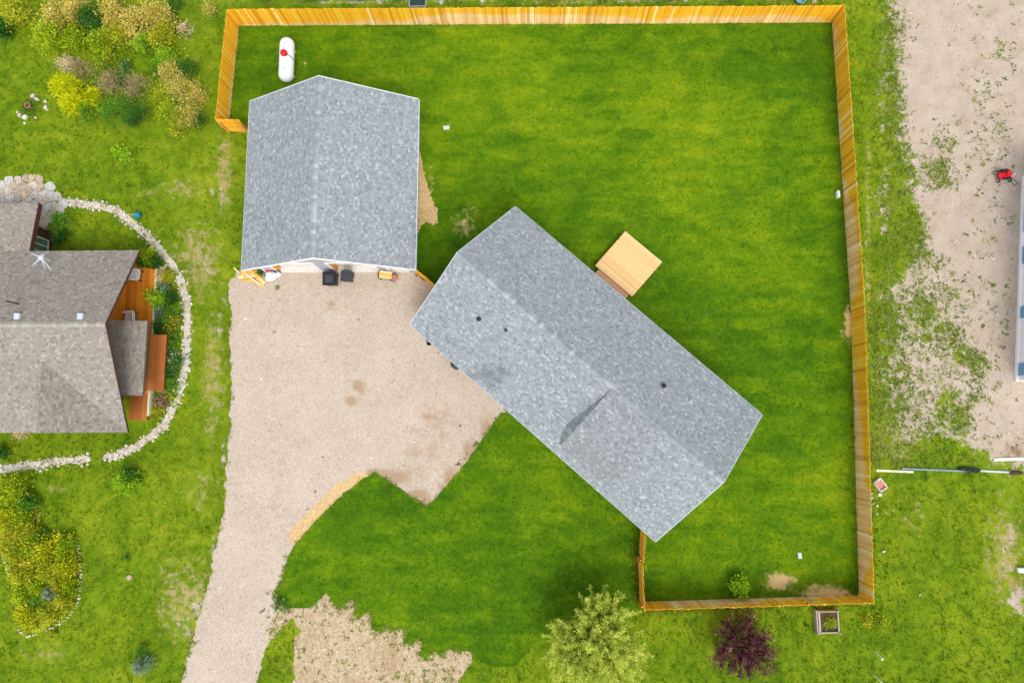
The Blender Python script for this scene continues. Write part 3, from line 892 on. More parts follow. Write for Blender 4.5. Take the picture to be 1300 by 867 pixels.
# ================================================================== ROOF COVERING
def clip_poly(P, poly):
    """Sutherland-Hodgman, poly convex and counter-clockwise"""
    out = P
    n = len(poly)
    for i in range(n):
        a, b = poly[i], poly[(i + 1) % n]
        inp, out = out, []
        if not inp: return []
        side = lambda p: (b[0] - a[0]) * (p[1] - a[1]) - (b[1] - a[1]) * (p[0] - a[0])
        for k in range(len(inp)):
            p, q = inp[k], inp[(k + 1) % len(inp)]
            sp, sq = side(p), side(q)
            if sp >= 0: out.append(p)
            if (sp > 0 > sq) or (sp < 0 < sq):
                t = sp / (sp - sq)
                out.append((p[0] + (q[0] - p[0]) * t, p[1] + (q[1] - p[1]) * t))
    return out


def shingle_mesh(name, pts, mat, rng, expo=0.118, stain_and_tone=None, wmin=.06, wmax=.19):
    """courses of laminated tabs over a planar roof polygon: real tabs, lifted at their lower edge"""
    pts = [Vector(p) for p in pts]
    n = (pts[1] - pts[0]).cross(pts[2] - pts[1]).normalized()
    if n.z < 0: n = -n
    u = Vector((-n.y, n.x, 0)).normalized()
    v = n.cross(u)
    if v.z < 0: u, v = -u, -v
    o = pts[0]
    uv = [((p - o).dot(u), (p - o).dot(v)) for p in pts]
    area = sum(uv[i][0] * uv[(i + 1) % len(uv)][1] - uv[(i + 1) % len(uv)][0] * uv[i][1] for i in range(len(uv)))
    if area < 0: uv = uv[::-1]
    u0, u1 = min(p[0] for p in uv), max(p[0] for p in uv)
    v0, v1 = min(p[1] for p in uv), max(p[1] for p in uv)
    V, F, T = [], [], []
    vv = v0
    while vv < v1:
        uu = u0 - rng.uniform(0, .3)
        while uu < u1:
            w = rng.uniform(wmin, wmax)
            tab = [(uu, vv), (uu + w, vv), (uu + w, vv + expo), (uu, vv + expo)]
            cl = clip_poly(tab, uv)
            if len(cl) >= 3:
                th = rng.uniform(.008, .022)
                r = rng.random()
                t = np.clip(rng.normal(.46, .13), 0, .80)
                if r < .07: t = rng.uniform(.70, .92)
                elif r < .17: t = rng.uniform(.08, .25)
                base = len(V)
                hs = []
                for (a, b) in cl:
                    h = .004 + th * (1 - (b - vv) / expo)
                    p = o + u * a + v * b + n * h
                    V.append(p); hs.append(b)
                if stain_and_tone is not None:
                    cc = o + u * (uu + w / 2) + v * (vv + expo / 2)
                    t = max(0, t - stain_and_tone(cc))
                F.append(list(range(base, base + len(cl)))); T.append(t)
                for k in range(len(cl)):
                    k2 = (k + 1) % len(cl)
                    if abs(cl[k][1] - vv) < 1e-6 and abs(cl[k2][1] - vv) < 1e-6:
                        q0 = o + u * cl[k][0] + v * cl[k][1]
                        q1 = o + u * cl[k2][0] + v * cl[k2][1]
                        b2 = len(V)
                        V += [V[base + k], V[base + k2], q1, q0]
                        F.append([b2, b2 + 3, b2 + 2, b2 + 1]); T.append(max(0, t - .12))
            uu += w
        vv += expo
    me = mesh_np(name, V, F, mat, T)
    bm = bmesh.new(); bm.from_mesh(me)
    bm.normal_update()
    flip = [f for f in bm.faces if f.normal.dot(n) < -0.05]
    bmesh.ops.reverse_faces(bm, faces=flip)
    bm.to_mesh(me); bm.free()
    return me


RIDGE_GREY = random_mat('grey_ridge_shingles', [(0.0, (0.23, 0.255, 0.278)), (0.7, (0.30, 0.33, 0.35)), (1.0, (0.42, 0.445, 0.46))], 0.95, 40, 0.3)
RIDGE_BROWN = random_mat('brown_ridge_shingles', [(0.0, (0.27, 0.24, 0.20)), (1.0, (0.40, 0.37, 0.32))], 0.95, 40, 0.3)


def ridge_caps(parent, A, B, pitch, mat, step=0.21, w=0.15):
    A, B = Vector(A), Vector(B)
    d = (B - A)
    n = int(d.length / step)
    V = []
    for (x, z) in ((-w, -w * pitch), (0, 0), (w, -w * pitch)):
        pass
    V = [(-w, 0, -w * pitch + .030), (0, 0, .034), (w, 0, -w * pitch + .030), (-w, step + .03, -w * pitch + .016), (0, step + .03, .018), (w, step + .03, -w * pitch + .016),
         (-w, 0, -w * pitch + .004), (0, 0, .006), (w, 0, -w * pitch + .004)]
    F = [(0, 1, 4, 3), (1, 2, 5, 4), (6, 7, 1, 0), (7, 8, 2, 1)]
    me = mesh_np('ridge_shingle', V, F, mat)
    rz = math.atan2(d.y, d.x) - math.pi / 2
    for i in range(n):
        link('ridge_shingle', me, parent, A + d * (i / n), (0, 0, rz))


def xz_prism(mb, pts, y0, y1):
    """solid from an outline in local x,z between y0 and y1"""
    lo = [mb.bm.verts.new((p[0], y0, p[1])) for p in pts]
    hi = [mb.bm.verts.new((p[0], y1, p[1])) for p in pts]
    n = len(pts)
    mb.bm.faces.new(lo)
    mb.bm.faces.new(hi[::-1])
    for i in range(n): mb.bm.faces.new((lo[i], hi[i], hi[(i + 1) % n], lo[(i + 1) % n]))
    return mb


def gable_roof(root, W, L, he, hp, mat, under, capmat, rng, trim, stain_and_tone=None):
    roof = MB()
    for s in (-1, 1):
        roof.slab([(s * W / 2, -L / 2, he), (s * W / 2, L / 2, he), (s * .002, L / 2, hp), (s * .002, -L / 2, hp)], .16)
    r = roof.obj('roof', under, root)
    for s in (-1, 1):
        o = link('shingles', shingle_mesh('shingles', [(s * (W / 2 + .02), -L / 2 - .02, he - .02 * (hp - he) / (W / 2)), (s * (W / 2 + .02), L / 2 + .02, he - .02 * (hp - he) / (W / 2)), (0, L / 2 + .02, hp), (0, -L / 2 - .02, hp)], mat, rng, stain_and_tone=stain_and_tone), r)
        o['kind'] = 'stuff'
    ridge_caps(r, (0, -L / 2, hp), (0, L / 2, hp), (hp - he) / (W / 2), capmat)
    # drip edges and rake boards
    p = (hp - he) / (W / 2)
    for e in (-1, 1):
        for s in (-1, 1):
            q = MB()
            y0, y1 = (e * (L / 2 + .004), e * (L / 2 + .045))
            xz_prism(q, [(s * (W / 2 + .03), he - .19), (s * (W / 2 + .03), he + .004), (0, hp + .004 + .03 * p), (0, hp - .17)], min(y0, y1), max(y0, y1))
            q.obj('rake_board', trim, root)
    for s in (-1, 1):
        MB().box((s * (W / 2 + .03), 0, he - .085), (.045, L - .01, .13)).obj('fascia_board', trim, root)
    return r


# ================================================================== GARAGE
GX, GY, GW, GL, GE, GP_ = -11.7298, 13.7721, 9.9359, 10.0698, 2.75, 5.6109
rng_g = np.random.default_rng(21)
garage = thing('garage', 'grey shingled gable garage with two wide doors facing the gravel driveway', 'garage', (GX, GY, 0), -0.0034)
gpitch = (GP_ - GE) / (GW / 2)
gable_roof(garage, GW, GL, GE, GP_, M['shingle_grey'], M['deck_under'], RIDGE_GREY, rng_g, M['white'])
gwx = GW / 2 - .36                     # half width of the walls
gyf = -(GL / 2 - .50)                  # front wall plane
gyb = GL / 2 - .35
under = lambda x: GP_ - .185 - abs(x) * gpitch
bx = lambda px: at(px, 345, 0).x - GX
side = MB()
side.box((-gwx + .07, (gyf + gyb) / 2, under(gwx) / 2), (.14, gyb - gyf - .33, under(gwx)))
side.box((gwx - .07, (gyf + gyb) / 2, under(gwx) / 2), (.14, gyb - gyf - .33, under(gwx)))
side.obj('side_wall', M['siding'], garage)
xz_prism(MB(), [(-gwx, 0), (gwx, 0), (gwx, under(gwx)), (0, under(0)), (-gwx, under(gwx))], gyb - .14, gyb).obj('back_wall', M['siding'], garage)
DH = 2.20
xz_prism(MB(), [(-gwx, DH), (gwx, DH), (gwx, under(gwx)), (0, under(0)), (-gwx, under(gwx))], gyf, gyf + .15).obj('front_gable_wall', M['siding'], garage)
cuts = [-gwx, bx(322), bx(335), bx(350), bx(358), bx(412), bx(427), bx(484), bx(496), bx(509), gwx]
opens = [(bx(356), bx(410)), (bx(429), bx(482)), (bx(497), bx(519))]
px0 = -gwx
for (a, b) in opens + [(gwx, None)]:
    MB().box(((px0 + a) / 2, gyf + .075, DH / 2 - .002), (a - px0, .15, DH - .004)).obj('front_wall', M['siding'], garage)
    px0 = b
for i, (a, b) in enumerate(opens):
    for x in (a - .055, b + .055):
        MB().box((x, gyf - .018, DH / 2 + .04), (.11, .036, DH + .08)).obj('door_casing', M['white'], garage)
    MB().box(((a + b) / 2, gyf - .020, DH + .11), (b - a + .26, .040, .12)).obj('door_casing', M['white'], garage)
    for x, s in ((a + .02, 1), (b - .02, -1)):
        MB().box((x, gyf + .16, DH / 2), (.036, .30, DH - .01)).obj('door_jamb', M['cedar_rail'] if i in (0, 1) else M['white'], garage)
    if i in (0, 1):
        d = MB().box(((a + b) / 2, gyf + .345, DH / 2), (b - a - .08, .03, DH - .02)).obj('garage_door', M['door'], garage)
        for k in range(4):
            MB().box(((a + b) / 2, gyf + .322, .06 + DH * (k + .5) / 4.1), (b - a - .12, .024, DH / 4.1 - .03), bev=.008).obj('door_section', M['door'], d)
        MB().box(((a + b) / 2, gyf + .14, .03), (b - a - .02, .40, .06), bev=.006).obj('door_sill', M['concrete'], garage)
    else:
        d = MB().box(((a + b) / 2, gyf + .18, DH / 2), (b - a - .08, .05, DH - .02)).obj('side_door', M['white'], garage)
        for zc in (.6, 1.55):
            MB().box(((a + b) / 2, gyf + .150, zc), (max(.15, b - a - .35), .016, .75), bev=.006).obj('door_panel', M['white'], d)
        MB().box(((a + b) / 2, gyf + .04, .03), (b - a - .02, .22, .06)).obj('door_sill', M['concrete'], garage)
for s in (-1, 1):
    MB().box((s * (gwx - .045), gyf - .014, under(gwx) / 2), (.11, .028, under(gwx) - .02)).obj('corner_board', M['white'], garage)

# ================================================================== MAIN HOUSE
HX, HY, HA, HW, HL, HE, HP = 2.6173, 3.0561, 0.8495, 8.8716, 17.7030, 2.9, 5.7786
rng_h = np.random.default_rng(33)
house = thing('house', 'long grey shingled gable house set diagonally in the middle of the lawn', 'house', (HX, HY, 0), HA)
HM = Matrix.Translation((HX, HY, 0)) @ Matrix.Rotation(HA, 4, 'Z')
HMI = HM.inverted()
hpitch = (HP - HE) / (HW / 2)


def on_sw(px, py):
    """photo pixel -> local point on the driveway-side slope"""
    n = Vector((-hpitch, 0, 1)).normalized()
    nw = HM.to_3x3() @ n
    return HMI @ at_plane(px, py, HM @ Vector((0, 0, HP)), nw)


def on_ne(px, py):
    n = Vector((hpitch, 0, 1)).normalized()
    return HMI @ at_plane(px, py, HM @ Vector((0, 0, HP)), HM.to_3x3() @ n)


dark_pts = [on_sw(*p) for p in ((597, 479), (618, 474), (637, 470), (630, 482), (622, 488))]


def roof_dark_patch(p):  # tints the shingle tabs darker round these few points
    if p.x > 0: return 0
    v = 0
    for s, r, a in zip(dark_pts, (.35, .45, .35, .32, .3), (.40, .55, .62, .52, .42)):
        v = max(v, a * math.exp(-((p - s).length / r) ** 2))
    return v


hroof = gable_roof(house, HW, HL, HE, HP, M['shingle_grey'], M['deck_under'], RIDGE_GREY, rng_h, M['drip'], stain_and_tone=roof_dark_patch)
# low raised dormer on the driveway side
yd0, yd1 = on_sw(774, 497).y, on_sw(829, 556).y
sm = lambda s, up: (-s * HW / 2, HP - hpitch * s * HW / 2 + up)
prof = [sm(0.01, .012), sm(.66, .74), sm(.88, .22)]
dm = MB()
for k in range(2):
    (xa, za), (xb, zb) = prof[k], prof[k + 1]
    dm.slab([(xa, yd0, za), (xa, yd1, za), (xb, yd1, zb), (xb, yd0, zb)], .10)
dormer = dm.obj('dormer_roof', M['deck_under'], house)
for k in range(2):
    (xa, za), (xb, zb) = prof[k], prof[k + 1]
    o = link('shingles', shingle_mesh('shingles', [(xa, yd0 + .02, za), (xa, yd1 - .02, za), (xb, yd1 - .02, zb), (xb, yd0 + .02, zb)], M['shingle_dormer'], rng_h), dormer)
    o['kind'] = 'stuff'
hi_y = max(yd0, yd1)
sN = 1 if yd0 == hi_y else -1
c_top, c_front, c_ridge = (prof[1][0], yd0, prof[1][1]), (prof[2][0], yd0, prof[2][1]), (prof[0][0] - .12, yd0, prof[0][1] - .10)
bs = -.66 * HW / 2
c_base = (bs, yd0 + sN * .48, HP - hpitch * .66 * HW / 2 + .03)
fs_ = -.90 * HW / 2
c_fbase = (fs_, yd0 + sN * .10, HP - hpitch * .90 * HW / 2 + .03)
for tri in ([c_ridge, c_top, c_base], [c_top, c_front, c_base], [c_front, c_fbase, c_base]):
    n_ = (Vector(tri[1]) - Vector(tri[0])).cross(Vector(tri[2]) - Vector(tri[0]))
    o = link('cheek_shingles', shingle_mesh('cheek_shingles', tri, M['shingle_grey'], rng_h), dormer)
    o['kind'] = 'stuff'
for yy in (yd0 - .06, yd1 + .06):
    q = MB()
    xz_prism(q, [(prof[0][0] - .1, prof[0][1] - .10), (prof[1][0], prof[1][1] - .12), (prof[2][0] + .06, prof[2][1] - .06), (prof[2][0] + .06, prof[2][1] - .26), (-.62 * HW / 2, HP - hpitch * .62 * HW / 2 - .05)], yy - .05, yy + .05)
    q.obj('dormer_side_wall', M['siding'], house)
# walls
hwx, hwy = HW / 2 - .45, HL / 2 - .40
hunder = lambda x: HP - .185 - abs(x) * hpitch
q = MB()
for s in (-1, 1): q.box((s * (hwx - .08), 0, hunder(hwx) / 2), (.16, 2 * hwy - .33, hunder(hwx)))
q.obj('long_wall', M['siding'], house)
for s in (-1, 1):
    y0, y1 = sorted((s * hwy, s * (hwy - .16)))
    xz_prism(MB(), [(-hwx, 0), (hwx, 0), (hwx, hunder(hwx)), (0, hunder(0)), (-hwx, hunder(hwx))], y0, y1).obj('gable_wall', M['siding'], house)


def wall_window(x, y, z, w, h, face):
    """face 'x': window in a long wall (sign by x)"""
    s = 1 if x > 0 else -1
    f = MB()
    for dz in (-h / 2, h / 2): f.box((x + s * .03, y, z + dz), (.07, w + .12, .07))
    for dy in (-w / 2, w / 2): f.box((x + s * .03, y + dy, z), (.066, .07, h - .07))
    wf = f.obj('window_frame', M['white'], house)
    MB().box((x + s * .012, y, z), (.02, w - .06, h - .06)).obj('window_pane', M['glass_green'], wf)


for y in (-6.3, -2.6, 3.2, 6.4): wall_window(hwx, y, 1.55, 1.2, 1.1, 'x')
for y in (-6.4, -1.2, 4.4): wall_window(-hwx, y, 1.55, 1.5, 1.2, 'x')
DK = HMI @ at(798, 335, .5)
fd = MB().box((hwx + .03, DK.y, 1.55), (.06, .95, 2.05)).obj('back_door', M['white'], house)
MB().ball((hwx + .09, DK.y - .38, 1.5), .04).obj('door_knob', M['steel'], fd)
fd = MB().box((-hwx - .03, -3.6, 1.15), (.06, .98, 2.05)).obj('front_door', M['charcoal'], house)
MB().ball((-hwx - .09, -3.25, 1.1), .04).obj('door_knob', M['steel'], fd)
# vents on the roof
for (px, py, kind) in ((608, 405.5, 'box'), (642.5, 419, 'pipe'), (842.5, 490, 'box'), (876, 509, 'pale')):
    f = on_ne if px > 700 else on_sw
    p = f(px, py)
    if kind == 'box':
        v = MB().lathe([(.10, -.05), (.095, .10), (.13, .11), (.12, .16), (.05, .19)], p, 14).obj('roof_vent', M['black'], hroof)
    elif kind == 'pipe':
        v = MB().tube(p, p + Vector((0, 0, .28)), .045, n=12).lathe([(.11, -.08), (.10, .04), (.05, .08)], p, 12).obj('vent_pipe', M['charcoal'], hroof)
    else:
        v = MB().tube(p, p + Vector((0, 0, .30)), .05, n=12).lathe([(.17, -.10), (.14, .04), (.06, .12)], p, 12).obj('vent_pipe', M['steel'], hroof)

# back-door deck of pine boards
deck = thing('door_deck', 'square tan pine deck at the back door of the diagonal house', 'deck', (HM @ Vector((DK.x, DK.y, 0))), HA)
dw, dl = 2.85, 2.75
dkz = .55
nb_ = 20
bw_ = dl / nb_
bmz = MB().box((0, 0, 0), (bw_ - .004, dw, .035), bev=.004).mesh('deck_board', M['wood_tan'])
for i in range(nb_):
    link('deck_board', bmz, deck, (-dl / 2 + bw_ * (i + .5), RNG.normal(0, .006), dkz - .018))
MB().box((0, -dw / 2 + .02, dkz - .13), (dl - .06, .04, .18)).box((0, dw / 2 - .02, dkz - .13), (dl - .06, .04, .18)).box((dl / 2 - .02, 0, dkz - .13), (.04, dw - .1, .18)).box((-dl / 2 + .02, 0, dkz - .13), (.04, dw - .1, .18)).obj('rim_joist', M['wood_pink'], deck)
for sx in (-1, 1):
    for sy in (-1, 1):
        MB().box((sx * (dl / 2 - .12), sy * (dw / 2 - .12), (dkz - .04) / 2), (.09, .09, dkz - .04)).obj('deck_post', M['wood_pink'], deck)
lx = -dl / 2 - .26
for i in range(4):
    MB().box((lx - .25 + .17 * i, -.04, .30), (.16, 2.35, .035), bev=.004).obj('step_board', M['wood_pink'], deck)
MB().box((lx + .0, -.04, .14), (.62, 2.3, .26)).obj('step_box', M['wood_pink'], deck)

# ================================================================== NEIGHBOUR'S HOUSE (left)
rng_n = np.random.default_rng(44)
NX = -22.75
nb = thing('neighbour_house', 'weathered brown-grey shingled house at the left edge with orange cedar deck', 'house', (-28.0, 5.0, 0))
O = Vector((-28.0, 5.0, 0))
ze, zr, yr, yn, ys = 2.7, 5.4, 5.30, 9.96, -0.42
ps = (zr - ze) / (yr - ys)
xw = -26.62
zw = ze + ps * (NX - xw)
ywv = ys + (NX - xw)
xw2 = xw - (NX - xw)
xe = -44.0
xl = at(40.5, 285, 2.7).x
yl = at(40, 258, 2.3).y
polys = {
    'north': [(NX, yn, ze), (NX, yr, zr), (xe, yr, zr), (xe, yn, ze)],
    'entry': [(xl, yl, 2.28), (xl, yn + .01, ze - .01), (xe, yn + .01, ze - .01), (xe, yl, 2.28)],
    'south_a': [(NX, ys, ze), (NX, yr, zr), (xw, yr, zr), (xw, ywv, zw)],
    'south_b': [(xw, yr, zr), (xe, yr, zr), (xe, ys, ze), (xw, ys, ze)],
    'wing_e': [(NX, ys, ze), (xw, ywv, zw), (xw, ys, zw)],
}
mb = MB()
for k, p in polys.items(): mb.slab([Vector(q) - O for q in p], .18)
nroof = mb.obj('roof', M['under_brown'], nb)
for k, p in polys.items():
    o = link('shingles', shingle_mesh('shingles', [Vector(q) - O for q in p], M['shingle_brown'], rng_n, expo=.125, wmin=.06, wmax=.20, stain_and_tone=(lambda c: .16) if k == 'wing_e' else None), nroof)  # every tab of the east wing slope is tinted darker
    o['kind'] = 'stuff'
ridge_caps(nroof, Vector((NX, yr, zr)) - O, Vector((-37, yr, zr)) - O, ps, RIDGE_BROWN, .24)
ck = MB()
A = [ck.bm.verts.new(Vector((xw + .09, y_, z_)) - O) for y_, z_ in ((ywv - .02, zw - .03), (ys + .02, zw - .03), (ys + .02, ze - .05), (ywv - .05, zw - .05))]
B = [ck.bm.verts.new(v.co - Vector((.10, 0, 0))) for v in A]
ck.bm.faces.new(A); ck.bm.faces.new(B[::-1])
for i in range(4): ck.bm.faces.new((A[i], B[i], B[(i + 1) % 4], A[(i + 1) % 4]))
ck.obj('cheek_wall', M['under_brown'], nb)
# rake boards at the east gable, in reddish brown
q = MB()
for (ya, za, yb, zb) in ((yn, ze, yr, zr), (ys, ze, yr, zr)):
    v = [Vector((NX + .004, ya, za - .12)), Vector((NX + .004, ya, za + .005)), Vector((NX + .004, yb, zb + .005)), Vector((NX + .004, yb, zb - .12))]
    w = [p + Vector((.035, 0, 0)) for p in v]
    A = [q.bm.verts.new(p - O) for p in v]
    B = [q.bm.verts.new(p - O) for p in w]
    q.bm.faces.new(A); q.bm.faces.new(B[::-1])
    for i in range(4): q.bm.faces.new((A[i], B[i], B[(i + 1) % 4], A[(i + 1) % 4]))
q.obj('rake_board', M['fascia_brown'], nb)
MB().box(Vector((xl + .03, (yl + yn) / 2, 2.40)) - O, (.05, yl - yn, .30), rot=Matrix.Rotation(-math.atan2(ze - 2.28, yl - yn), 3, 'X').to_quaternion()).obj('rake_board', M['fascia_brown'], nb)
# walls
xwall = at(159.5, 375, .45).x
und = lambda y: (zr - .2 - (y - yr) * (zr - ze) / (yn - yr)) if y > yr else (zr - .2 - (yr - y) * ps)
q = MB()
yA, yB = ys + .5, yn - .5
A = [(yA, 0), (yB, 0), (yB, und(yB)), (yr, und(yr)), (yA, und(yA))]
lo = [q.bm.verts.new(Vector((xwall, a, b)) - O) for a, b in A]
hi = [q.bm.verts.new(Vector((xwall - .16, a, b)) - O) for a, b in A]
q.bm.faces.new(lo); q.bm.faces.new(hi[::-1])
for i in range(5): q.bm.faces.new((lo[i], hi[i], hi[(i + 1) % 5], lo[(i + 1) % 5]))
q.obj('gable_wall', M['deck_side'], nb)
# horizontal cedar siding boards on the east gable wall
zz = .45
while zz < 5.0:
    zt = zz + .085
    yb1 = yr + (zr - .2 - zt) / ((zr - ze) / (yn - yr)); ya1 = yr - (zr - .2 - zt) / ps
    yb1, ya1 = min(yb1, yB), max(ya1, yA)
    if yb1 - ya1 > .3:
        MB().box(Vector((xwall + .016, (ya1 + yb1) / 2, zz + .085)) - O, (.032, yb1 - ya1, .165)).obj('siding_board', M['deck_orange'], nb)
    zz += .175
q = MB()
q.box(Vector((-34, yB - .08, 1.25)) - O, (20.3 + 2 * (xwall + 34) - 20.6, .16, 2.5))
q.box(Vector(((xwall - 44) / 2, yA + .08, 1.2)) - O, (xwall + 44 - .34, .16, 2.4))
q.obj('long_wall', M['brown_wall'], nb)
xz_prism(MB(), [(xw + .1 - O.x, 2.30), (NX - 1.3 - O.x, 2.30), (NX - 1.3 - O.x, ze + ps * 1.3 - .2), (xw + .1 - O.x, zw - .25)], ys + .42 - O.y, ys + .55 - O.y).obj('wing_gable_wall', M['brown_wall'], nb)
# entry bay: dark brown wall, pale framed window, seen under the entry roof
xb = at(66.5, 300, 0).x
yb_n = at(66.5, 297, 0).y
q = MB().box(Vector((xb - .08, (yn - .4 + yb_n) / 2, 1.15)) - O, (.16, yb_n - yn + .4, 2.26))
q.obj('entry_wall', M['brown_wall'], nb)
for k in range(9):
    MB().box(Vector((xb + .012, (yn - .4 + yb_n) / 2, .12 + .24 * k)) - O, (.024, yb_n - yn + .38, .22)).obj('siding_board', M['brown_wall'], nb)
MB().box(Vector((-40 + (xb + 40) / 2, yb_n - .08, 1.15)) - O, (xb + 40 - .17, .16, 2.24)).obj('entry_wall', M['brown_wall'], nb)
wy = at(60, 311, 1.0).y
f = MB()
for dy in (-.42, .0, .42): f.box(Vector((xb + .05, wy + dy, 1.15)) - O, (.07, .07, 1.5))
for dz in (.38, 1.92): f.box(Vector((xb + .05, wy, dz)) - O, (.066, .93, .08))
wf = f.obj('window_frame', M['cream'], nb)
MB().box(Vector((xb + .03, wy, 1.15)) - O, (.02, .8, 1.45)).obj('window_pane', M['glass_green'], wf)
# trims of the corner
MB().box(Vector((xb + .02, yb_n + .02, 1.15)) - O, (.12, .12, 2.28)).obj('corner_board', M['fascia_brown'], nb)
# roof lights and pipe
for (px, py) in ((23.5, 402), (103.5, 402)):
    nn = Vector((0, (zr - ze) / (yn - yr), 1)).normalized()
    p = at_plane(px, py, Vector((-30, yr, zr)), nn) - O
    MB().box(p + Vector((0, 0, .07)), (.30, .34, .20), bev=.02).obj('skylight', M['drip'], nroof)
p = at_plane(24, 386, Vector((-30, yr, zr)), nn) - O
MB().tube(p - Vector((0, 0, .1)), p + Vector((0, 0, .9)), .045, n=10).obj('vent_pipe', M['charcoal'], nroof)
# lean-to porch roof over the deck
a_ = [at(150, 407, 2.55), at(187, 407, 2.4), at(181.5, 502, 2.4), at(152, 502, 2.55)]
ll = [Vector((xwall + .03, a_[0].y, 2.62)), Vector((a_[1].x, a_[0].y, 2.40)), Vector((a_[1].x, a_[2].y, 2.40)), Vector((xwall + .03, a_[2].y, 2.62))]
ll = [p - O for p in ll]
pr = MB().slab(ll, .12).obj('porch_roof', M['under_brown'], nb)
o = link('shingles', shingle_mesh('shingles', ll, M['shingle_brown'], rng_n, expo=.125, wmin=.06, wmax=.20), pr)
o['kind'] = 'stuff'
MB().box((ll[1] + ll[2]) / 2 + Vector((.02, 0, -.06)), (.04, (ll[1] - ll[2]).length, .14)).obj('rake_board', M['under_brown'], nb)

# deck of the neighbour's house
def px_rect(x0, y0, x1, y1, z):
    a, b = at(x0, y0, z), at(x1, y1, z)
    return min(a.x, b.x), max(a.x, b.x), min(a.y, b.y), max(a.y, b.y)


ndeck = thing('side_deck', 'orange stained cedar deck along the east wall of the left house', 'deck', (xwall + .8, 6.0, 0))
OD = Vector((xwall + .8, 6.0, 0))
de = at(195, 380, .45).x
dn, ds_ = at(185, 340, .45).y, at(180, 500, .45).y
nbd = max(6, int((de - xwall - .04) / .145))
bwd = (de - xwall - .04) / nbd
for i in range(nbd):
    x = xwall + .04 + bwd * (i + .5)
    yn_i = at(172, 336.5, .45).y - (x - xwall - .5) * .24 if x > xwall + .5 else at(172, 336.5, .45).y
    MB().box(Vector((x, (yn_i + ds_) / 2, .43)) - OD, (bwd - .008, yn_i - ds_, .035)).obj('deck_board', M['deck_orange'], ndeck)
MB().box(Vector((de + .025, (dn + ds_) / 2, .33)) - OD, (.05, dn - ds_ - .1, .24)).obj('deck_skirt', M['cream'], ndeck)
for fy in (.0, .33, .66, 1.0):
    for xx in (xwall + .3, de - .1):
        MB().box(Vector((xx, ds_ + .15 + (dn - ds_ - .5) * fy, .205)) - OD, (.1, .1, .41)).obj('deck_post', M['deck_side'], ndeck)
for yy in (a_[0].y - .25, a_[2].y + .25):
    MB().tube(Vector((xwall + .05, yy, 1.75)) - O, Vector((xwall + .85, yy, 2.36)) - O, .05, n=6).obj('roof_bracket', M['deck_side'], nb)

x0, x1, y0, y1 = px_rect(184, 425, 207.5, 496, .85)
bench = thing('deck_platform', 'raised red-brown plank platform beside the lean-to porch roof', 'platform', ((x0 + x1) / 2, (y0 + y1) / 2, 0))
n_ = 8
for i in range(n_):
    MB().box((-(x1 - x0) / 2 + (x1 - x0) * (i + .5) / n_, 0, .84), ((x1 - x0) / n_ - .008, y1 - y0, .035)).obj('deck_board', M['deck_red'], bench)
MB().box((0, 0, .70), (x1 - x0 - .06, y1 - y0 - .06, .24)).obj('skirt', M['deck_side'], bench)
for sx in (-1, 1):
    for sy in (-1, 1): MB().box((sx * ((x1 - x0) / 2 - .1), sy * ((y1 - y0) / 2 - .1), .29), (.1, .1, .58)).obj('leg', M['deck_side'], bench)
x0, x1, y0, y1 = px_rect(165.5, 492, 186, 533, .45)
stp = thing('deck_landing', 'small red-brown plank landing at the south end of the cedar deck', 'landing', ((x0 + x1) / 2, (y0 + y1) / 2, 0))
for i in range(7):
    MB().box((-(x1 - x0) / 2 + (x1 - x0) * (i + .5) / 7, 0, .40), ((x1 - x0) / 7 - .008, y1 - y0, .035)).obj('deck_board', M['deck_red'], stp)
MB().box(((x1 - x0) / 2 + .06, .1, .24), (.10, y1 - y0 - .3, .46)).obj('white_board', M['cream'], stp)
MB().box((0, -(y1 - y0) / 2 + .03, .23), (x1 - x0, .05, .30)).obj('skirt', M['deck_side'], stp)
for sx in (-1, 1):
    for sy in (-1, 1): MB().box((sx * ((x1 - x0) / 2 - .1), sy * ((y1 - y0) / 2 - .1), .19), (.1, .1, .38)).obj('leg', M['deck_side'], stp)


def slat_chair(label, loc, rz):
    t = thing('slat_chair', label, 'chair', loc, rz, 'slatted chairs on the cedar deck')
    for i in range(6): link('seat_slat', SLAT, t, (-.22 + .088 * i, .03, .38 + .004 * i))
    for i in range(6):
        link('back_slat', BSLAT, t, (-.22 + .088 * i, .40, .68), (-.35, 0, 0))
    for s in (-1, 1):
        MB().box((s * .30, .02, .56), (.10, .70, .03)).obj('armrest', M['white'], t)
        for y in (-.28, .28): MB().box((s * .29, y, .28), (.06, .06, .55)).obj('leg', M['brown_wall'], t)
    MB().box((0, -.31, .34), (.52, .03, .09)).obj('front_rail', M['brown_wall'], t)
    MB().box((0, .36, .36), (.52, .03, .08)).obj('back_rail', M['brown_wall'], t)
    return t


SLAT = MB().box((0, 0, 0), (.075, .62, .022)).mesh('seat_slat', M['white'])
BSLAT = MB().box((0, 0, 0), (.075, .022, .66)).mesh('back_slat', M['white'])
slat_chair('white slatted chair at the north end of the cedar deck, fully in view', (at(172, 349.5, .75) + Vector((0, 0, -.75 + .45))), -1.7)
slat_chair('white slatted chair partly under the edge of the lean-to porch roof', (at(165.5, 403, .75) + Vector((0, 0, -.75 + .45))), -1.5)

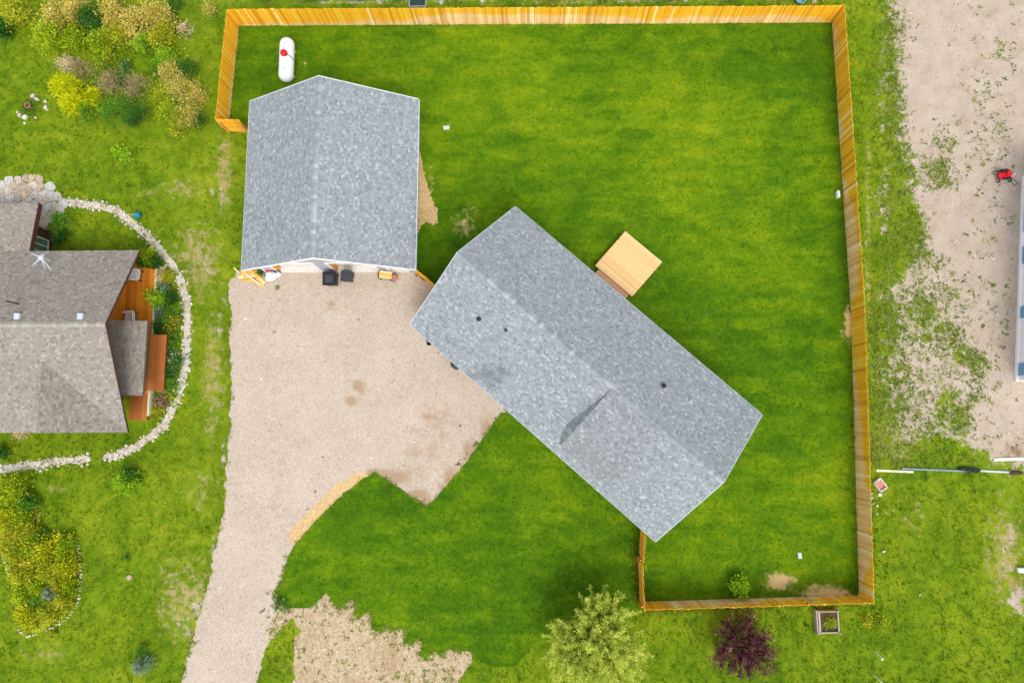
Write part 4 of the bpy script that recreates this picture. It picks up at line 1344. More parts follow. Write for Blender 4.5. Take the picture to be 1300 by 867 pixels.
# roof aerial
nn = Vector((0, (zr - ze) / (yn - yr), 1)).normalized()
p = at_plane(64, 331, Vector((-30, yr, zr)), nn)
ant = thing('roof_aerial', 'white spread-armed aerial standing on the north slope of the left roof', 'aerial', p)
MB().tube((0, 0, -.02), (0, 0, .75), .03, n=8).obj('mast', M['white'], ant)
MB().lathe([(.04, .62), (.14, .70), (.16, .80), (.05, .88)], (0, 0, 0), 12).obj('hub', M['drip'], ant)
for k, (ang, ln) in enumerate(((2.75, .62), (-2.3, .55), (-.85, .95), (.8, .25), (-1.15, .7))):
    MB().tube((0, 0, .74), (ln * math.cos(ang), ln * math.sin(ang), .76 + .05 * (k % 2)), .045, .025, n=8).obj('arm', M['drip'], ant)

# ================================================================== FENCE
rng_f = np.random.default_rng(55)


def picket_mesh(h=1.80, w=.138, t=.018):
    c = .03
    out = [(-w / 2, 0), (w / 2, 0), (w / 2, h - c), (w / 2 - c, h), (-w / 2 + c, h), (-w / 2, h - c)]
    V = [(x, -t / 2, z) for x, z in out] + [(x, t / 2, z) for x, z in out]
    F = [(0, 1, 2, 3, 4, 5), (11, 10, 9, 8, 7, 6)] + [(i, 6 + i, 6 + (i + 1) % 6, (i + 1) % 6) for i in range(6)]
    me = mesh_np('picket', V, F, M['cedar'])
    bm = bmesh.new(); bm.from_mesh(me); bmesh.ops.recalc_face_normals(bm, faces=bm.faces); bm.to_mesh(me); bm.free()
    return me


PICKET = picket_mesh()
RAIL_UNIT = MB().box((.5, 0, 0), (1, .038, .085)).mesh('rail', M['cedar_rail'])
POST = MB().box((0, 0, .71), (.09, .09, 1.44)).mesh('post', M['cedar_rail'])


def interp(t, stops):
    return float(np.interp(t, [s[0] for s in stops], [s[1] for s in stops]))


def fence_run(name, label, cat, A, B, outer, level, posts=True, noise=.06, group='cedar privacy fence runs'):
    A, B = Vector((A[0], A[1], 0)), Vector((B[0], B[1], 0))
    d = B - A
    ln = d.length
    ang = math.atan2(d.y, d.x)
    r = thing(name, label, cat, A, ang, group)
    n = max(2, int(ln / .146))
    st = ln / n
    walk = 0
    for i in range(n):
        t = (i + .5) / n
        o = link('picket', PICKET, r, (st * (i + .5), rng_f.normal(0, .004), -.02 + rng_f.normal(0, .012)), (rng_f.normal(0, .008), rng_f.normal(0, .005), rng_f.normal(0, .02)))
        o.scale = (st / .146, 1, 1)
        walk = walk * .8 + rng_f.normal(0, .5)
        lv = interp(t, level) + noise * walk * (.4 + interp(t, level))
        g = float(np.clip(rng_f.normal(.42, .17) + (.42 if rng_f.random() < .07 else 0) - (.3 if rng_f.random() < .05 else 0), 0, 1))
        o.color = (max(0, lv), g, 0, 1)
    for z in (.28, .90, 1.50):
        o = link('rail', RAIL_UNIT, r, (0, outer * .032, z))
        o.scale = (ln, 1, 1)
    if posts:
        k = max(1, round(ln / 2.42))
        for i in range(k + 1): link('post', POST, r, (min(max(ln * i / k, .05), ln - .05), outer * .098, 0))
    return r


g0 = lambda k: at(*FC[k])
nw, ne, em, se = g0('nw'), g0('ne'), g0('e_mid'), g0('se')
wl, we = g0('w_low'), g0('w_end')
fx = lambda p: (p - 303) / (1056 - 303)
fence_run('cedar_fence', 'long orange cedar fence run along the top of the back lawn, bleached near its foot', 'fence', nw, ne, 1,
          [(0, .05), (fx(330), .13), (fx(430), .14), (fx(470), .20), (fx(520), .24), (fx(545), .50), (fx(600), .60), (fx(680), .62), (fx(740), .5), (fx(800), .42), (fx(830), .22), (fx(860), .38), (fx(900), .42), (fx(950), .36), (fx(985), .55), (fx(1030), .38), (1, .02)])
fence_run('cedar_fence', 'short orange cedar fence run at the left behind the white propane tank', 'fence', wl, nw + Vector((.012, -.03, 0)), 1,
          [(0, .12), (.5, .16), (1, .08)])
fence_run('cedar_fence', 'stub of orange cedar fence joining the left run to the garage wall', 'fence', wl + Vector((.03, -.005, 0)), we, 1 if False else -1, [(0, .02), (1, .04)], posts=True)
fy = lambda p: (p - 29) / (400 - 29)
fence_run('cedar_fence', 'upper right cedar fence run beside the gravel yard, striped orange', 'fence', ne + Vector((.02, -.03, 0)), em, 1,
          [(0, .05), (fy(45), .3), (fy(62), .36), (fy(75), .08), (fy(150), .10), (fy(175), .28), (fy(200), .12), (fy(245), .25), (fy(275), .7), (fy(300), .85), (fy(345), .78), (fy(372), .45), (fy(385), .05), (1, .03)], noise=.10)
fz_ = lambda p: (p - 400) / (755 - 400)
fence_run('cedar_fence', 'lower right cedar fence run, orange above and pale pink towards its lower end', 'fence', em + Vector((0, -.02, 0)), se, 1,
          [(0, .03), (fz_(455), .05), (fz_(480), .20), (fz_(520), .36), (fz_(580), .46), (fz_(610), .62), (fz_(640), .98), (fz_(690), 1.05), (fz_(710), .8), (fz_(730), .4), (1, .05)], noise=.10)
swc = Vector((SWC.x, SWC.y, 0)); swk = Vector((SWK.x, SWK.y, 0)); swt = Vector((SWT.x, SWT.y, 0))
fs = lambda p: (1090 - p) / (1090 - 815)
fence_run('cedar_fence', 'bottom cedar fence run between the plum tree and the back lawn, mostly bleached pale', 'fence', se + Vector((-.03, .012, 0)), swc, 1,
          [(0, .05), (fs(1070), .12), (fs(1000), .25), (fs(965), .35), (fs(950), .72), (fs(900), .85), (fs(855), .75), (fs(840), .2), (1, .1)], noise=.10)
fence_run('cedar_fence', 'short orange cedar fence run rising from the bottom left fence corner', 'fence', swc + Vector((0, .03, 0)), swk, 1, [(0, .05), (.3, .15), (.7, .2), (1, .1)])
gate = fence_run('fence_gate', 'cedar gate between the lower fence corner run and the diagonal house', 'gate', swk + Vector((.05, .05, 0)), swt, 1, [(0, .15), (1, .2)], posts=True, group=None)
for z in (.4, 1.45): MB().box((.12, .06, z), (.30, .02, .05)).obj('hinge', M['black'], gate)
lk0, lk1 = at(527.5, 341.5, 1.83), at(556, 364.5, 1.83)
fence_run('cedar_fence', 'short cedar fence link between the garage corner and the diagonal house', 'fence', lk0, lk1, -1, [(0, .0), (1, .0)])

# ================================================================== PLANTS
def leaf_quads(c, d, ln, wd, rng, droop=.2):
    """diamond leaves: base c, direction d (unit), length, width"""
    r = rng.normal(0, 1, c.shape)
    s = np.cross(d, r)
    s /= np.linalg.norm(s, axis=1)[:, None] + 1e-9
    Q = np.empty((len(c), 4, 3))
    Q[:, 0] = c
    mid = c + d * (ln * .5)[:, None]
    Q[:, 1] = mid + s * (wd * .5)[:, None]
    Q[:, 2] = c + d * ln[:, None]
    Q[:, 2, 2] -= ln * droop
    Q[:, 3] = mid - s * (wd * .5)[:, None]
    return Q


def unit(v): return v / (np.linalg.norm(v, axis=1)[:, None] + 1e-9)


def plant_part(name, Q, mat, T, parent): return link(name, quads_np(name, Q, mat, T), parent)


def bush(px, py, rpx, h, leaf, label, name='shrub', cat='shrub', n=900, ll=.13, lw=.06, style='leafy', group=None, sq=(1, 1), rz=0.0, seed=None, clump=None, spread=.30, up=.35):
    rng = np.random.default_rng(int(px * 7 + py * 13) if seed is None else seed)
    c = at(px, py, h * .55)
    rx, ry = rpx * .0465 * 1.10 * sq[0], rpx * .0465 * 1.10 * sq[1]
    r = thing(name, label, cat, (c.x, c.y, 0), rz, group)
    rm = (rx + ry) / 2
    if style == 'leafy':
        k = clump or max(9, int(26 * (rm / .8)))
        th = rng.uniform(0, 2 * np.pi, k)
        cz = rng.uniform(0.0, 1, k)
        rr = np.sqrt(np.clip(1 - cz ** 2, 0, 1)) * rng.uniform(.55, 1.0, k)
        out = 1 + .22 * np.sin(th * 3 + rng.uniform(0, 6)) * rng.random()
        CC = np.column_stack([np.cos(th) * rr * rx * out * .85, np.sin(th) * rr * ry * out * .85, h * (.25 + .65 * cz * rng.uniform(.7, 1.05, k))])
        ci = rng.integers(0, k, n)
        off = rng.normal(0, 1, (n, 3)) * np.array([rx, ry, h * .6]) * spread * .62
        p = CC[ci] + off
        p[:, 2] = np.clip(p[:, 2], .04, None)
        d = unit(off * np.array([1, 1, .6]) + rng.normal(0, .35, (n, 3)) * rm * .3 + np.array([0, 0, up * rm]))
        ln = ll * rng.uniform(.6, 1.35, n)
        Q = leaf_quads(p, d, ln, lw * rng.uniform(.7, 1.3, n), rng)
        T = .56 + (rng.normal(0, .13, k))[ci] + rng.normal(0, .14, n)
    else:  # arching grass clump
        nb = n
        th = rng.uniform(0, 2 * np.pi, nb)
        d = np.column_stack([np.cos(th), np.sin(th), np.zeros(nb)])
        b = d * (rng.random(nb) ** .7)[:, None] * np.array([rx, ry, 0]) * .45
        reach = rng.uniform(.35, 1.0, nb)
        m = b + d * (reach * .42)[:, None] * np.array([rx, ry, 0]); m[:, 2] = h * rng.uniform(.6, 1.0, nb)
        t = b + d * (reach * .95)[:, None] * np.array([rx, ry, 0]); t[:, 2] = h * rng.uniform(.35, .95, nb)
        s = np.column_stack([-np.sin(th), np.cos(th), np.zeros(nb)]) * (lw * .5)
        Q = np.empty((nb * 2, 4, 3))
        Q[:nb, 0] = b - s; Q[:nb, 1] = b + s; Q[:nb, 2] = m + s; Q[:nb, 3] = m - s
        Q[nb:, 0] = m - s; Q[nb:, 1] = m + s; Q[nb:, 2] = t + s * .2; Q[nb:, 3] = t - s * .2
        T = np.tile(.45 + rng.normal(0, .22, nb), 2) + np.concatenate([np.zeros(nb), rng.normal(.08, .08, nb)])
    plant_part('foliage', Q, L[leaf], T, r)
    st = MB()
    for k in range(5):
        a = rng.uniform(0, 6.28)
        st.tube((0, 0, -.03), (math.cos(a) * rx * .4, math.sin(a) * ry * .4, h * .55), .03 if rm > .4 else .012, .008, n=5)
    o = st.obj('stems', M['bark'], r)
    o['kind'] = 'stuff'
    return r


G1 = 'shrubs of the top left garden bed'
for a in [
    (20, 8, 27, 1.5, 'gold', 'golden green shrub at the very top left corner'),
    (2, 38, 12, .9, 'dark', 'dark bluish shrub cut by the left edge near the top'),
    (64, 46, 21, 1.5, 'mixed', 'yellow-green shrub at the left end of the big top shrub row'),
    (72, 18, 22, 1.7, 'straw', 'straw-topped shrub above the yellow-green one at the row\'s left end'),
    (94, 48, 18, 1.3, 'mixed', 'rounded yellow-green shrub second along the row\'s lower side'),
    (100, 14, 20, 1.7, 'straw', 'straw and green shrub at the top edge left of the dark green one'),
    (117, 24, 19, 1.8, 'dark', 'dark green shrub in the middle of the top shrub row'),
    (128, 52, 18, 1.2, 'mixed', 'yellow-green shrub just below the dark green one in the row'),
    (142, 18, 22, 1.8, 'straw', 'dry straw-coloured shrub right of the dark green one'),
    (150, 46, 18, 1.3, 'gold', 'golden shrub in the row\'s lower side above the brown twigs'),
    (174, 30, 24, 1.7, 'straw', 'large dry pinkish straw shrub in the right half of the row'),
    (180, 54, 11, .9, 'lime', 'small bright lime shrub at the row\'s lower right'),
    (200, 22, 21, 1.5, 'straw', 'straw shrub at the top right of the row'),
    (206, 46, 18, 1.2, 'gold', 'olive gold shrub at the lower right end of the row'),
]:
    bush(*a[:5], a[5], n=2200, ll=.16, lw=.085, group=G1)
bush(236, 37, 11, .6, 'pink', 'round pale brown tuft at the right tip of the top shrub row', n=500, ll=.16, lw=.035, group=G1)
bush(222, 6, 12, .8, 'dark', 'small dark green bush at the top edge left of the fence corner', n=500, group=G1)
bush(268, 14, 12, .7, 'straw', 'dry weedy bush by the top left fence corner', n=500, ll=.2, lw=.03, group=G1)
G2 = 'shrubs of the island garden bed'
bush(86, 112, 20, .9, 'yellow', 'bright yellow juniper at the left of the island bed, upper spray', n=1500, ll=.34, lw=.05, sq=(1.1, .8), rz=-.5, group=G2, up=.15)
bush(98, 132, 20, .9, 'yellow', 'bright yellow juniper at the left of the island bed, lower spray', n=1500, ll=.34, lw=.05, sq=(1.3, .7), rz=-.4, group=G2, up=.15)
bush(120, 120, 11, .8, 'yellow', 'small yellow shrub against the brown twigs in the island bed', n=500, ll=.2, lw=.06, group=G2)
bush(82, 82, 13, .7, 'pink', 'pale pink plume grass at the upper left of the island bed', n=700, ll=.2, lw=.03, group=G2)
bush(103, 90, 17, .8, 'twig', 'brown twiggy shrub right of the pale pink plumes', n=900, ll=.2, lw=.025, group=G2)
bush(138, 82, 15, .6, 'orange', 'low green plant with small flowers along the island bed\'s top', n=600, group=G2)
bush(160, 88, 13, .5, 'flower', 'low plant with pale flowers at the island bed\'s upper right', n=600, group=G2)
bush(141, 107, 18, 1.0, 'twig', 'brown twiggy shrub in the middle of the island bed', n=1200, ll=.22, lw=.025, group=G2)
bush(174, 112, 18, 1.0, 'twig', 'grey-brown twiggy shrub at the right end of the island bed', n=1200, ll=.22, lw=.025, group=G2)
bush(155, 102, 9, .8, 'dark', 'small dark green tuft between the two brown twiggy shrubs', n=300, group=G2)
bush(112, 143, 15, .9, 'green', 'green shrub under the yellow junipers', n=900, group=G2)
bush(147, 140, 22, 1.3, 'green', 'large leafy green shrub at the bottom of the island bed', n=2000, group=G2)
bush(172, 145, 16, 1.2, 'dark', 'dark bluish green shrub at the island bed\'s lower right', n=1200, group=G2)
G3 = 'shrubs of the bed beside the fence'
bush(209, 72, 14, 1.1, 'lime', 'bright green shrub topping the bed beside the left fence', n=900, group=G3)
bush(200, 86, 10, .8, 'green', 'green shrub at the upper left of the bed beside the fence', n=500, group=G3)
bush(218, 92, 18, 1.2, 'straw', 'straw-flecked shrub below the bright green one', n=1300, ll=.14, lw=.05, group=G3)
bush(238, 88, 15, 1.1, 'dark', 'dark olive shrub nearest the fence', n=900, group=G3)
bush(208, 118, 16, 1.0, 'gold', 'golden shrub at the left side of the fence bed', n=1000, group=G3)
bush(232, 114, 21, 1.3, 'straw', 'large straw-coloured shrub in the centre of the fence bed', n=1700, ll=.14, lw=.05, group=G3)
bush(250, 122, 13, 1.0, 'straw', 'small straw shrub at the right side of the fence bed', n=800, ll=.14, lw=.05, group=G3)
bush(214, 142, 16, .9, 'mixed', 'yellow-green shrub at the lower left of the fence bed', n=1000, group=G3)
bush(238, 145, 18, 1.1, 'straw', 'straw and green shrub at the lower right of the fence bed', n=1300, ll=.14, lw=.05, group=G3)
bush(226, 162, 12, .6, 'gold', 'low golden shrub at the lowest end of the fence bed', n=700, group=G3)
bush(252, 152, 10, .7, 'dark', 'dark green tuft at the lower right corner of the fence bed', n=500, group=G3)
bush(152, 193, 9, .35, 'lime', 'bright lime sapling alone in the lawn below the island bed, upper half', name='sapling', cat='sapling', n=260, ll=.18, lw=.09)
bush(160, 202, 7, .3, 'lime', 'bright lime sapling alone in the lawn below the island bed, lower half', name='sapling', cat='sapling', n=200, ll=.18, lw=.09)

# ring of white rocks with a small plant
bush(39, 136, 13, .35, 'dark', 'small dark green plant inside the ring of white rocks', name='flower_plant', cat='plant', n=500, ll=.1, lw=.05)
pot = at(36.5, 135, .2)
pt = thing('clay_pot', 'round clay pot among the plants in the white rock ring', 'pot', (pot.x, pot.y, 0))
MB().lathe([(.10, 0), (.17, .30), (.20, .31), (.20, .36), (.16, .36), (.15, .30)], (0, 0, 0), 14).obj('pot_body', M['terracotta'], pt)
MB().tube((0, 0, .30), (0, 0, .325), .15, n=14).obj('pot_soil', M['soil'], pt)


def rock_mesh(seed, name, mat, flat=.5, k=9):
    rng = np.random.default_rng(seed)
    a = np.sort(rng.uniform(0, 2 * np.pi, k) * .25 + np.arange(k) * 2 * np.pi / k)
    r = rng.uniform(.82, 1.1, k)
    V = [(.5 * r[i] * math.cos(a[i]), .5 * r[i] * math.sin(a[i]), 0) for i in range(k)]
    V += [(.5 * r[i] * math.cos(a[i]) * .97, .5 * r[i] * math.sin(a[i]) * .97, flat * .65) for i in range(k)]
    V += [(.40 * r[i] * math.cos(a[i]), .40 * r[i] * math.sin(a[i]), flat * rng.uniform(.9, 1.0)) for i in range(k)]
    F = []
    for lv in (0, 1):
        for i in range(k): F.append((lv * k + i, lv * k + (i + 1) % k, (lv + 1) * k + (i + 1) % k, (lv + 1) * k + i))
    F.append(tuple(2 * k + i for i in range(k)))
    return mesh_np(name, V, F, mat)


FLAG = [rock_mesh(i, 'flagstone', M['stone'], .12) for i in range(6)]
EDGE = [rock_mesh(20 + i, 'edging_stone', M['white_stone'], .55, 7) for i in range(5)]
ROCK = [rock_mesh(40 + i, 'white_rock', M['white_stone'], .6, 8) for i in range(5)]
rng_s = np.random.default_rng(66)


def put_stone(me, name, x, y, sx, sy, sz, parent=None, z=0.0):
    o = link(name, me, parent, (x, y, z), (0, 0, rng_s.uniform(0, 6.28)))
    o.scale = (sx, sy, sz)
    return o


GR = 'white rocks ringed round the small garden plant'
for i, (px, py, s, lb) in enumerate([(41, 122, 8, 'white rock at the top of the small ring'), (46, 126, 7, 'white rock right of the topmost one in the ring'), (57, 129, 7, 'white rock at the ring\'s upper right'), (58, 137, 9, 'largest white rock at the ring\'s right side'), (24, 146, 7, 'white rock at the ring\'s left side'),
                                     (31, 149, 9, 'broad white rock at the ring\'s lower left'), (30, 156, 4, 'smallest white rock below the ring'), (44, 149, 4, 'small tan rock at the bottom of the ring'), (21, 142, 4, 'small white rock at the far left of the ring')]):
    p = at(px, py, .1)
    tag(put_stone(ROCK[i % 5], 'white_rock', p.x, p.y, s * .038, s * .045, s * .03), lb, 'rock', GR)

# ------------------------------------------------------------------ stone path and patio
path_px = [(88, 257), (102, 259), (130, 262), (150, 269), (166, 282), (182, 295), (200, 313), (216, 333), (229, 355), (236, 378), (238, 405), (237, 435), (236, 462), (232, 485), (225, 507), (215, 528), (206, 542)]
path_px2 = [(208, 541), (192, 554), (172, 567), (150, 577), (132, 582)]
path_px3 = [(112, 582), (104, 583), (80, 585), (50, 589), (25, 592), (0, 596), (-25, 601)]


def along(pts, step):
    W = [at(*p) for p in pts]
    out = []
    carry = 0
    for a, b in zip(W[:-1], W[1:]):
        d = b - a
        s = carry
        while s < d.length:
            out.append((a + d * (s / d.length), d.normalized()))
            s += step
        carry = s - d.length
    return out


def ribbon(pts, w):
    P_ = along(pts, .4)
    l_, r_ = [], []
    for p, d in P_:
        n = Vector((-d.y, d.x, 0))
        l_.append((p + n * w)[:2]); r_.append((p - n * w)[:2])
    return [tuple(q) for q in l_ + r_[::-1]]


cnt = 0
paths = []
for seg in (path_px, path_px2, path_px3):
    o, _ = sheet('garden_path', None, 0.006, M['grit'], 0.4, 0.03, 0.2, {'stain_and_tone': zero}, world_poly=ribbon(seg, .21))
    paths.append(o)
    for p, d in along(seg, .36):
        n = Vector((-d.y, d.x, 0))
        if rng_s.random() < .55:
            s = rng_s.uniform(.32, .42)
            q = p + n * rng_s.normal(0, .05)
            put_stone(FLAG[rng_s.integers(6)], 'flagstone', q.x, q.y, s, s * rng_s.uniform(.75, 1), .28, o)
        else:
            for sgn in (-1, 1):
                s = rng_s.uniform(.16, .25)
                q = p + n * sgn * .11 + d * rng_s.normal(0, .05)
                put_stone(FLAG[rng_s.integers(6)], 'flagstone', q.x, q.y, s, s * rng_s.uniform(.8, 1.1), .25, o)
    for sgn in (-1, 1):
        for p, d in along(seg, .245):
            if rng_s.random() < .16: continue
            n = Vector((-d.y, d.x, 0))
            s = rng_s.uniform(.08, .21)
            q = p + n * sgn * (.27 + rng_s.normal(0, .06)) + d * rng_s.normal(0, .09)
            put_stone(EDGE[rng_s.integers(5)], 'edging_stone', q.x, q.y, s, s * rng_s.uniform(.7, 1.2), s * .8, o)
            cnt += 1

PATIO = [(-12, 238), (6, 231), (30, 226), (50, 229), (64, 238), (72, 249), (86, 255), (85, 264), (72, 268), (60, 284), (56, 292), (44, 292), (-12, 292)]
patio, _ = sheet('stone_patio', PATIO, 0.006, M['grit'], 0.4, 0.05, 0.2, {'stain_and_tone': zero})
# irregular flagstones: cells round jittered points, shrunk and raised
ppoly = [tuple(at(*p)[:2]) for p in PATIO]
pa = np.array(ppoly)
pts_ = []
for k in range(4000):
    q = np.array([rng_s.uniform(pa[:, 0].min(), pa[:, 0].max()), rng_s.uniform(pa[:, 1].min(), pa[:, 1].max())])
    if not in_poly(q[None], ppoly)[0]: continue
    if all(np.linalg.norm(q - o) > .37 for o in pts_): pts_.append(q)
for q in pts_:
    cell = [(q[0] + .36 * math.cos(t) * rng_s.uniform(.8, 1.15), q[1] + .36 * math.sin(t) * rng_s.uniform(.8, 1.15)) for t in np.linspace(0, 2 * np.pi, 9)[:-1]]
    for o in pts_:
        dd = np.linalg.norm(o - q)
        if o is q or dd > 1.3: continue
        m_ = (o + q) / 2
        nrm = (q - o) / dd
        m_ = m_ + nrm * .026
        tdir = np.array([-nrm[1], nrm[0]])
        a_2, b_2 = m_ + tdir * 5, m_ - tdir * 5
        # keep the side towards q
        def side_(p): return (p[0] - m_[0]) * nrm[0] + (p[1] - m_[1]) * nrm[1]
        inp, cell = cell, []
        for k in range(len(inp)):
            p1, p2 = inp[k], inp[(k + 1) % len(inp)]
            s1, s2 = side_(p1), side_(p2)
            if s1 >= 0: cell.append(p1)
            if (s1 > 0 > s2) or (s1 < 0 < s2):
                t = s1 / (s1 - s2)
                cell.append((p1[0] + (p2[0] - p1[0]) * t, p1[1] + (p2[1] - p1[1]) * t))
        if not cell: break
    if len(cell) >= 3:
        h_ = .03 + rng_s.uniform(0, .015)
        MB().prism([(c[0] - q[0], c[1] - q[1]) for c in cell], -.02, h_).obj('flagstone', M['stone'], patio, loc=(q[0], q[1], 0.006))

bed_obj = bpy.data.objects['garden_bed']
for seg in ([(34, 640), (42, 645), (49, 653), (49, 666)], [(52, 674), (58, 679), (64, 683)], [(94, 682), (100, 690), (102, 712), (103, 735), (101, 754), (95, 773), (84, 787), (69, 795), (57, 800)], [(47, 805), (35, 807), (26, 802), (18, 788)], [(0, 698), (6, 714), (11, 726), (12, 732)], [(33, 712), (31, 724), (32, 732)]):
    for p, d in along(seg, .20):
        s = rng_s.uniform(.09, .17)
        put_stone(EDGE[rng_s.integers(5)], 'edging_stone', p.x + rng_s.normal(0, .03), p.y + rng_s.normal(0, .03), s, s * rng_s.uniform(.7, 1.2), s, bed_obj)

bp = np.column_stack([RNG.uniform(-15, 100, 3000), RNG.uniform(606, 802, 3000)])
bp = bp[in_poly(bp, BED)][:1500]
bxy = np.array([at(p[0], p[1])[:2] for p in bp])
Qb, Tb = rosettes(bxy, RNG.uniform(.10, .22, len(bxy)), RNG.uniform(.15, .65, len(bxy)), z0=.03)
tag(link('ground_cover', quads_np('ground_cover', Qb, L['bedgold'], Tb)), 'low golden green ground cover between the plants of the stone-edged bed', 'ground cover', kind='stuff')
ip = np.vstack([np.column_stack([RNG.normal(130, 42, 700), RNG.normal(112, 24, 700)]), np.column_stack([RNG.normal(130, 70, 800), RNG.normal(34, 16, 800)]), np.column_stack([RNG.normal(228, 17, 400), RNG.normal(115, 34, 400)]), np.column_stack([RNG.normal(211, 8, 500), RNG.uniform(335, 515, 500)])])
ip = ip[~in_any(ip, [[(0, 330), (198, 330), (198, 425), (209, 425), (209, 500), (188, 500), (188, 540), (0, 540)]])]
ip = ip[(((ip - np.array([130, 112])) / np.array([58, 40])) ** 2).sum(1).__lt__(1) | (((ip - np.array([125, 34])) / np.array([98, 26])) ** 2).sum(1).__lt__(1) | (((ip - np.array([228, 115])) / np.array([26, 56])) ** 2).sum(1).__lt__(1) | (ip[:, 1] > 300)]
ixy = np.array([at(p[0], p[1])[:2] for p in ip])
Qb, Tb = rosettes(ixy, RNG.uniform(.07, .16, len(ixy)), RNG.uniform(.0, .7, len(ixy)), z0=.02)
tag(link('bed_undergrowth', quads_np('bed_undergrowth', Qb, L['mixed'], Tb)), 'leafy undergrowth between the shrubs of the upper left beds and deck border', 'undergrowth', kind='stuff')

# ------------------------------------------------------------------ plants of the lower left bed
G4 = 'plants of the stone-edged lower left bed'
for a in [
    (14, 628, 24, 1.5, 'mixed', 'leafy', 'rounded yellow-green shrub at the top of the stone-edged bed'),
    (32, 640, 13, .9, 'green', 'leafy', 'green shrub at the top right of the stone-edged bed'),
    (6, 652, 21, 1.3, 'bedgold', 'leafy', 'bright yellow shrub at the bed\'s left edge'),
    (30, 656, 15, .8, 'mixed', 'leafy', 'yellow-green shrub inside the upper stone edge'),
    (12, 676, 17, .8, 'gold', 'leafy', 'golden mound just below the bright yellow shrub'),
    (36, 674, 13, .7, 'gold', 'leafy', 'golden shrub at the waist of the stone-edged bed'),
    (54, 684, 10, .5, 'green', 'leafy', 'green low plant at the notch of the stone edge'),
    (18, 698, 14, .6, 'gold', 'leafy', 'golden mound at the left of the bed\'s waist'),
    (40, 696, 15, .6, 'mixed', 'leafy', 'olive green mound in the middle of the bed'),
    (64, 700, 21, .8, 'bedgold', 'leafy', 'large yellow mounded plant right of the bed\'s middle'),
    (84, 694, 13, .7, 'mixed', 'leafy', 'yellow-green shrub in the bed\'s upper right corner'),
    (82, 716, 16, .7, 'bedgold', 'leafy', 'yellow mounded plant by the right stone edge'),
    (58, 720, 15, .6, 'gold', 'leafy', 'dull golden plant in the centre of the bed'),
    (38, 722, 12, .6, 'gold', 'leafy', 'golden low plant left of the dull golden one'),
    (26, 732, 10, .6, 'gold', 'leafy', 'small golden plant at the left stone edge'),
    (76, 738, 14, .6, 'gold', 'leafy', 'golden plant right of the bed\'s centre'),
    (90, 746, 9, .5, 'mixed', 'leafy', 'small yellow-green plant against the right stone edge'),
    (46, 742, 14, .6, 'mixed', 'leafy', 'yellow-green plant left of the silvery spruce'),
    (30, 756, 11, .6, 'mixed', 'leafy', 'yellow-green plant at the lower left of the bed'),
    (82, 762, 12, .6, 'gold', 'leafy', 'golden mound at the lower right stone edge'),
    (62, 774, 14, .6, 'gold', 'leafy', 'golden plant below the silvery spruce'),
    (48, 770, 12, .5, 'green', 'grass', 'green grass fan in the lower part of the bed'),
    (36, 780, 14, .6, 'bedgold', 'leafy', 'yellow mounded plant at the bed\'s lower left'),
    (50, 788, 11, .5, 'gold', 'grass', 'golden grass at the bottom tip of the bed'),
]:
    bush(a[0], a[1], a[2], a[3], a[4], a[6], name='garden_plant', cat='plant', style=a[5], n=1500 if a[5] == 'leafy' else 420, ll=.16, lw=.085 if a[5] == 'leafy' else .035, group=G4)


def spruce(px, py, rpx, h, label):
    c = at(px, py, h * .4)
    rng = np.random.default_rng(int(px))
    t = thing('spruce', label, 'spruce', (c.x, c.y, 0))
    MB().tube((0, 0, -.03), (0, 0, h), .05, .01, n=6).obj('trunk', M['bark'], t)
    R0 = rpx * .0465
    C_, D_ = [], []
    tiers = 8
    for k in range(tiers):
        z = h * (.08 + .86 * k / tiers)
        rr = R0 * (1 - k / tiers) + .04
        for j in range(9):
            a = rng.uniform(0, 6.28)
            for s in np.linspace(.15, 1, 9):
                C_ += [(math.cos(a) * rr * s, math.sin(a) * rr * s, z + .10 * s)] * 3
                for q in range(3): D_.append((math.cos(a + rng.normal(0, .6)), math.sin(a + rng.normal(0, .6)), rng.uniform(-.1, .5)))
    C_, D_ = np.array(C_), unit(np.array(D_))
    Q = leaf_quads(C_, D_, np.full(len(C_), .15) * rng.uniform(.7, 1.2, len(C_)), np.full(len(C_), .025), rng, 0)
    plant_part('needles', Q, L['blue'], .5 + rng.normal(0, .2, len(C_)), t)


spruce(65, 752, 9, .9, 'small silvery blue spruce inside the stone-edged bed')
spruce(180, 844, 13, 1.1, 'small blue-green spruce in the lawn near the driveway')
bush(180, 828, 10, .5, 'green', 'green low shrub just above the blue-green lawn spruce', n=500)
bush(160, 612, 15, .8, 'lime', 'bright leafy bush alone in the lawn below the stone path', n=1200, ll=.15, lw=.08)
bush(165, 601, 12, .7, 'dark', 'dark green bush behind the bright one below the stone path', n=700)
bush(67, 806, 6, .35, 'gold', 'small golden tuft just below the stone-edged bed', name='grass_tuft', cat='tuft', style='grass', n=120, lw=.025)
bush(160, 706, 5, .2, 'dark', 'small dark weed in the middle of the left lawn', name='weed_plant', cat='weed', n=110, ll=.1, lw=.05)
p = at(164, 733, .05)
tag(put_stone(FLAG[2], 'tree_stump_disc', p.x, p.y, .34, .32, .6), 'pale flat stone lying in the left lawn', 'stone')

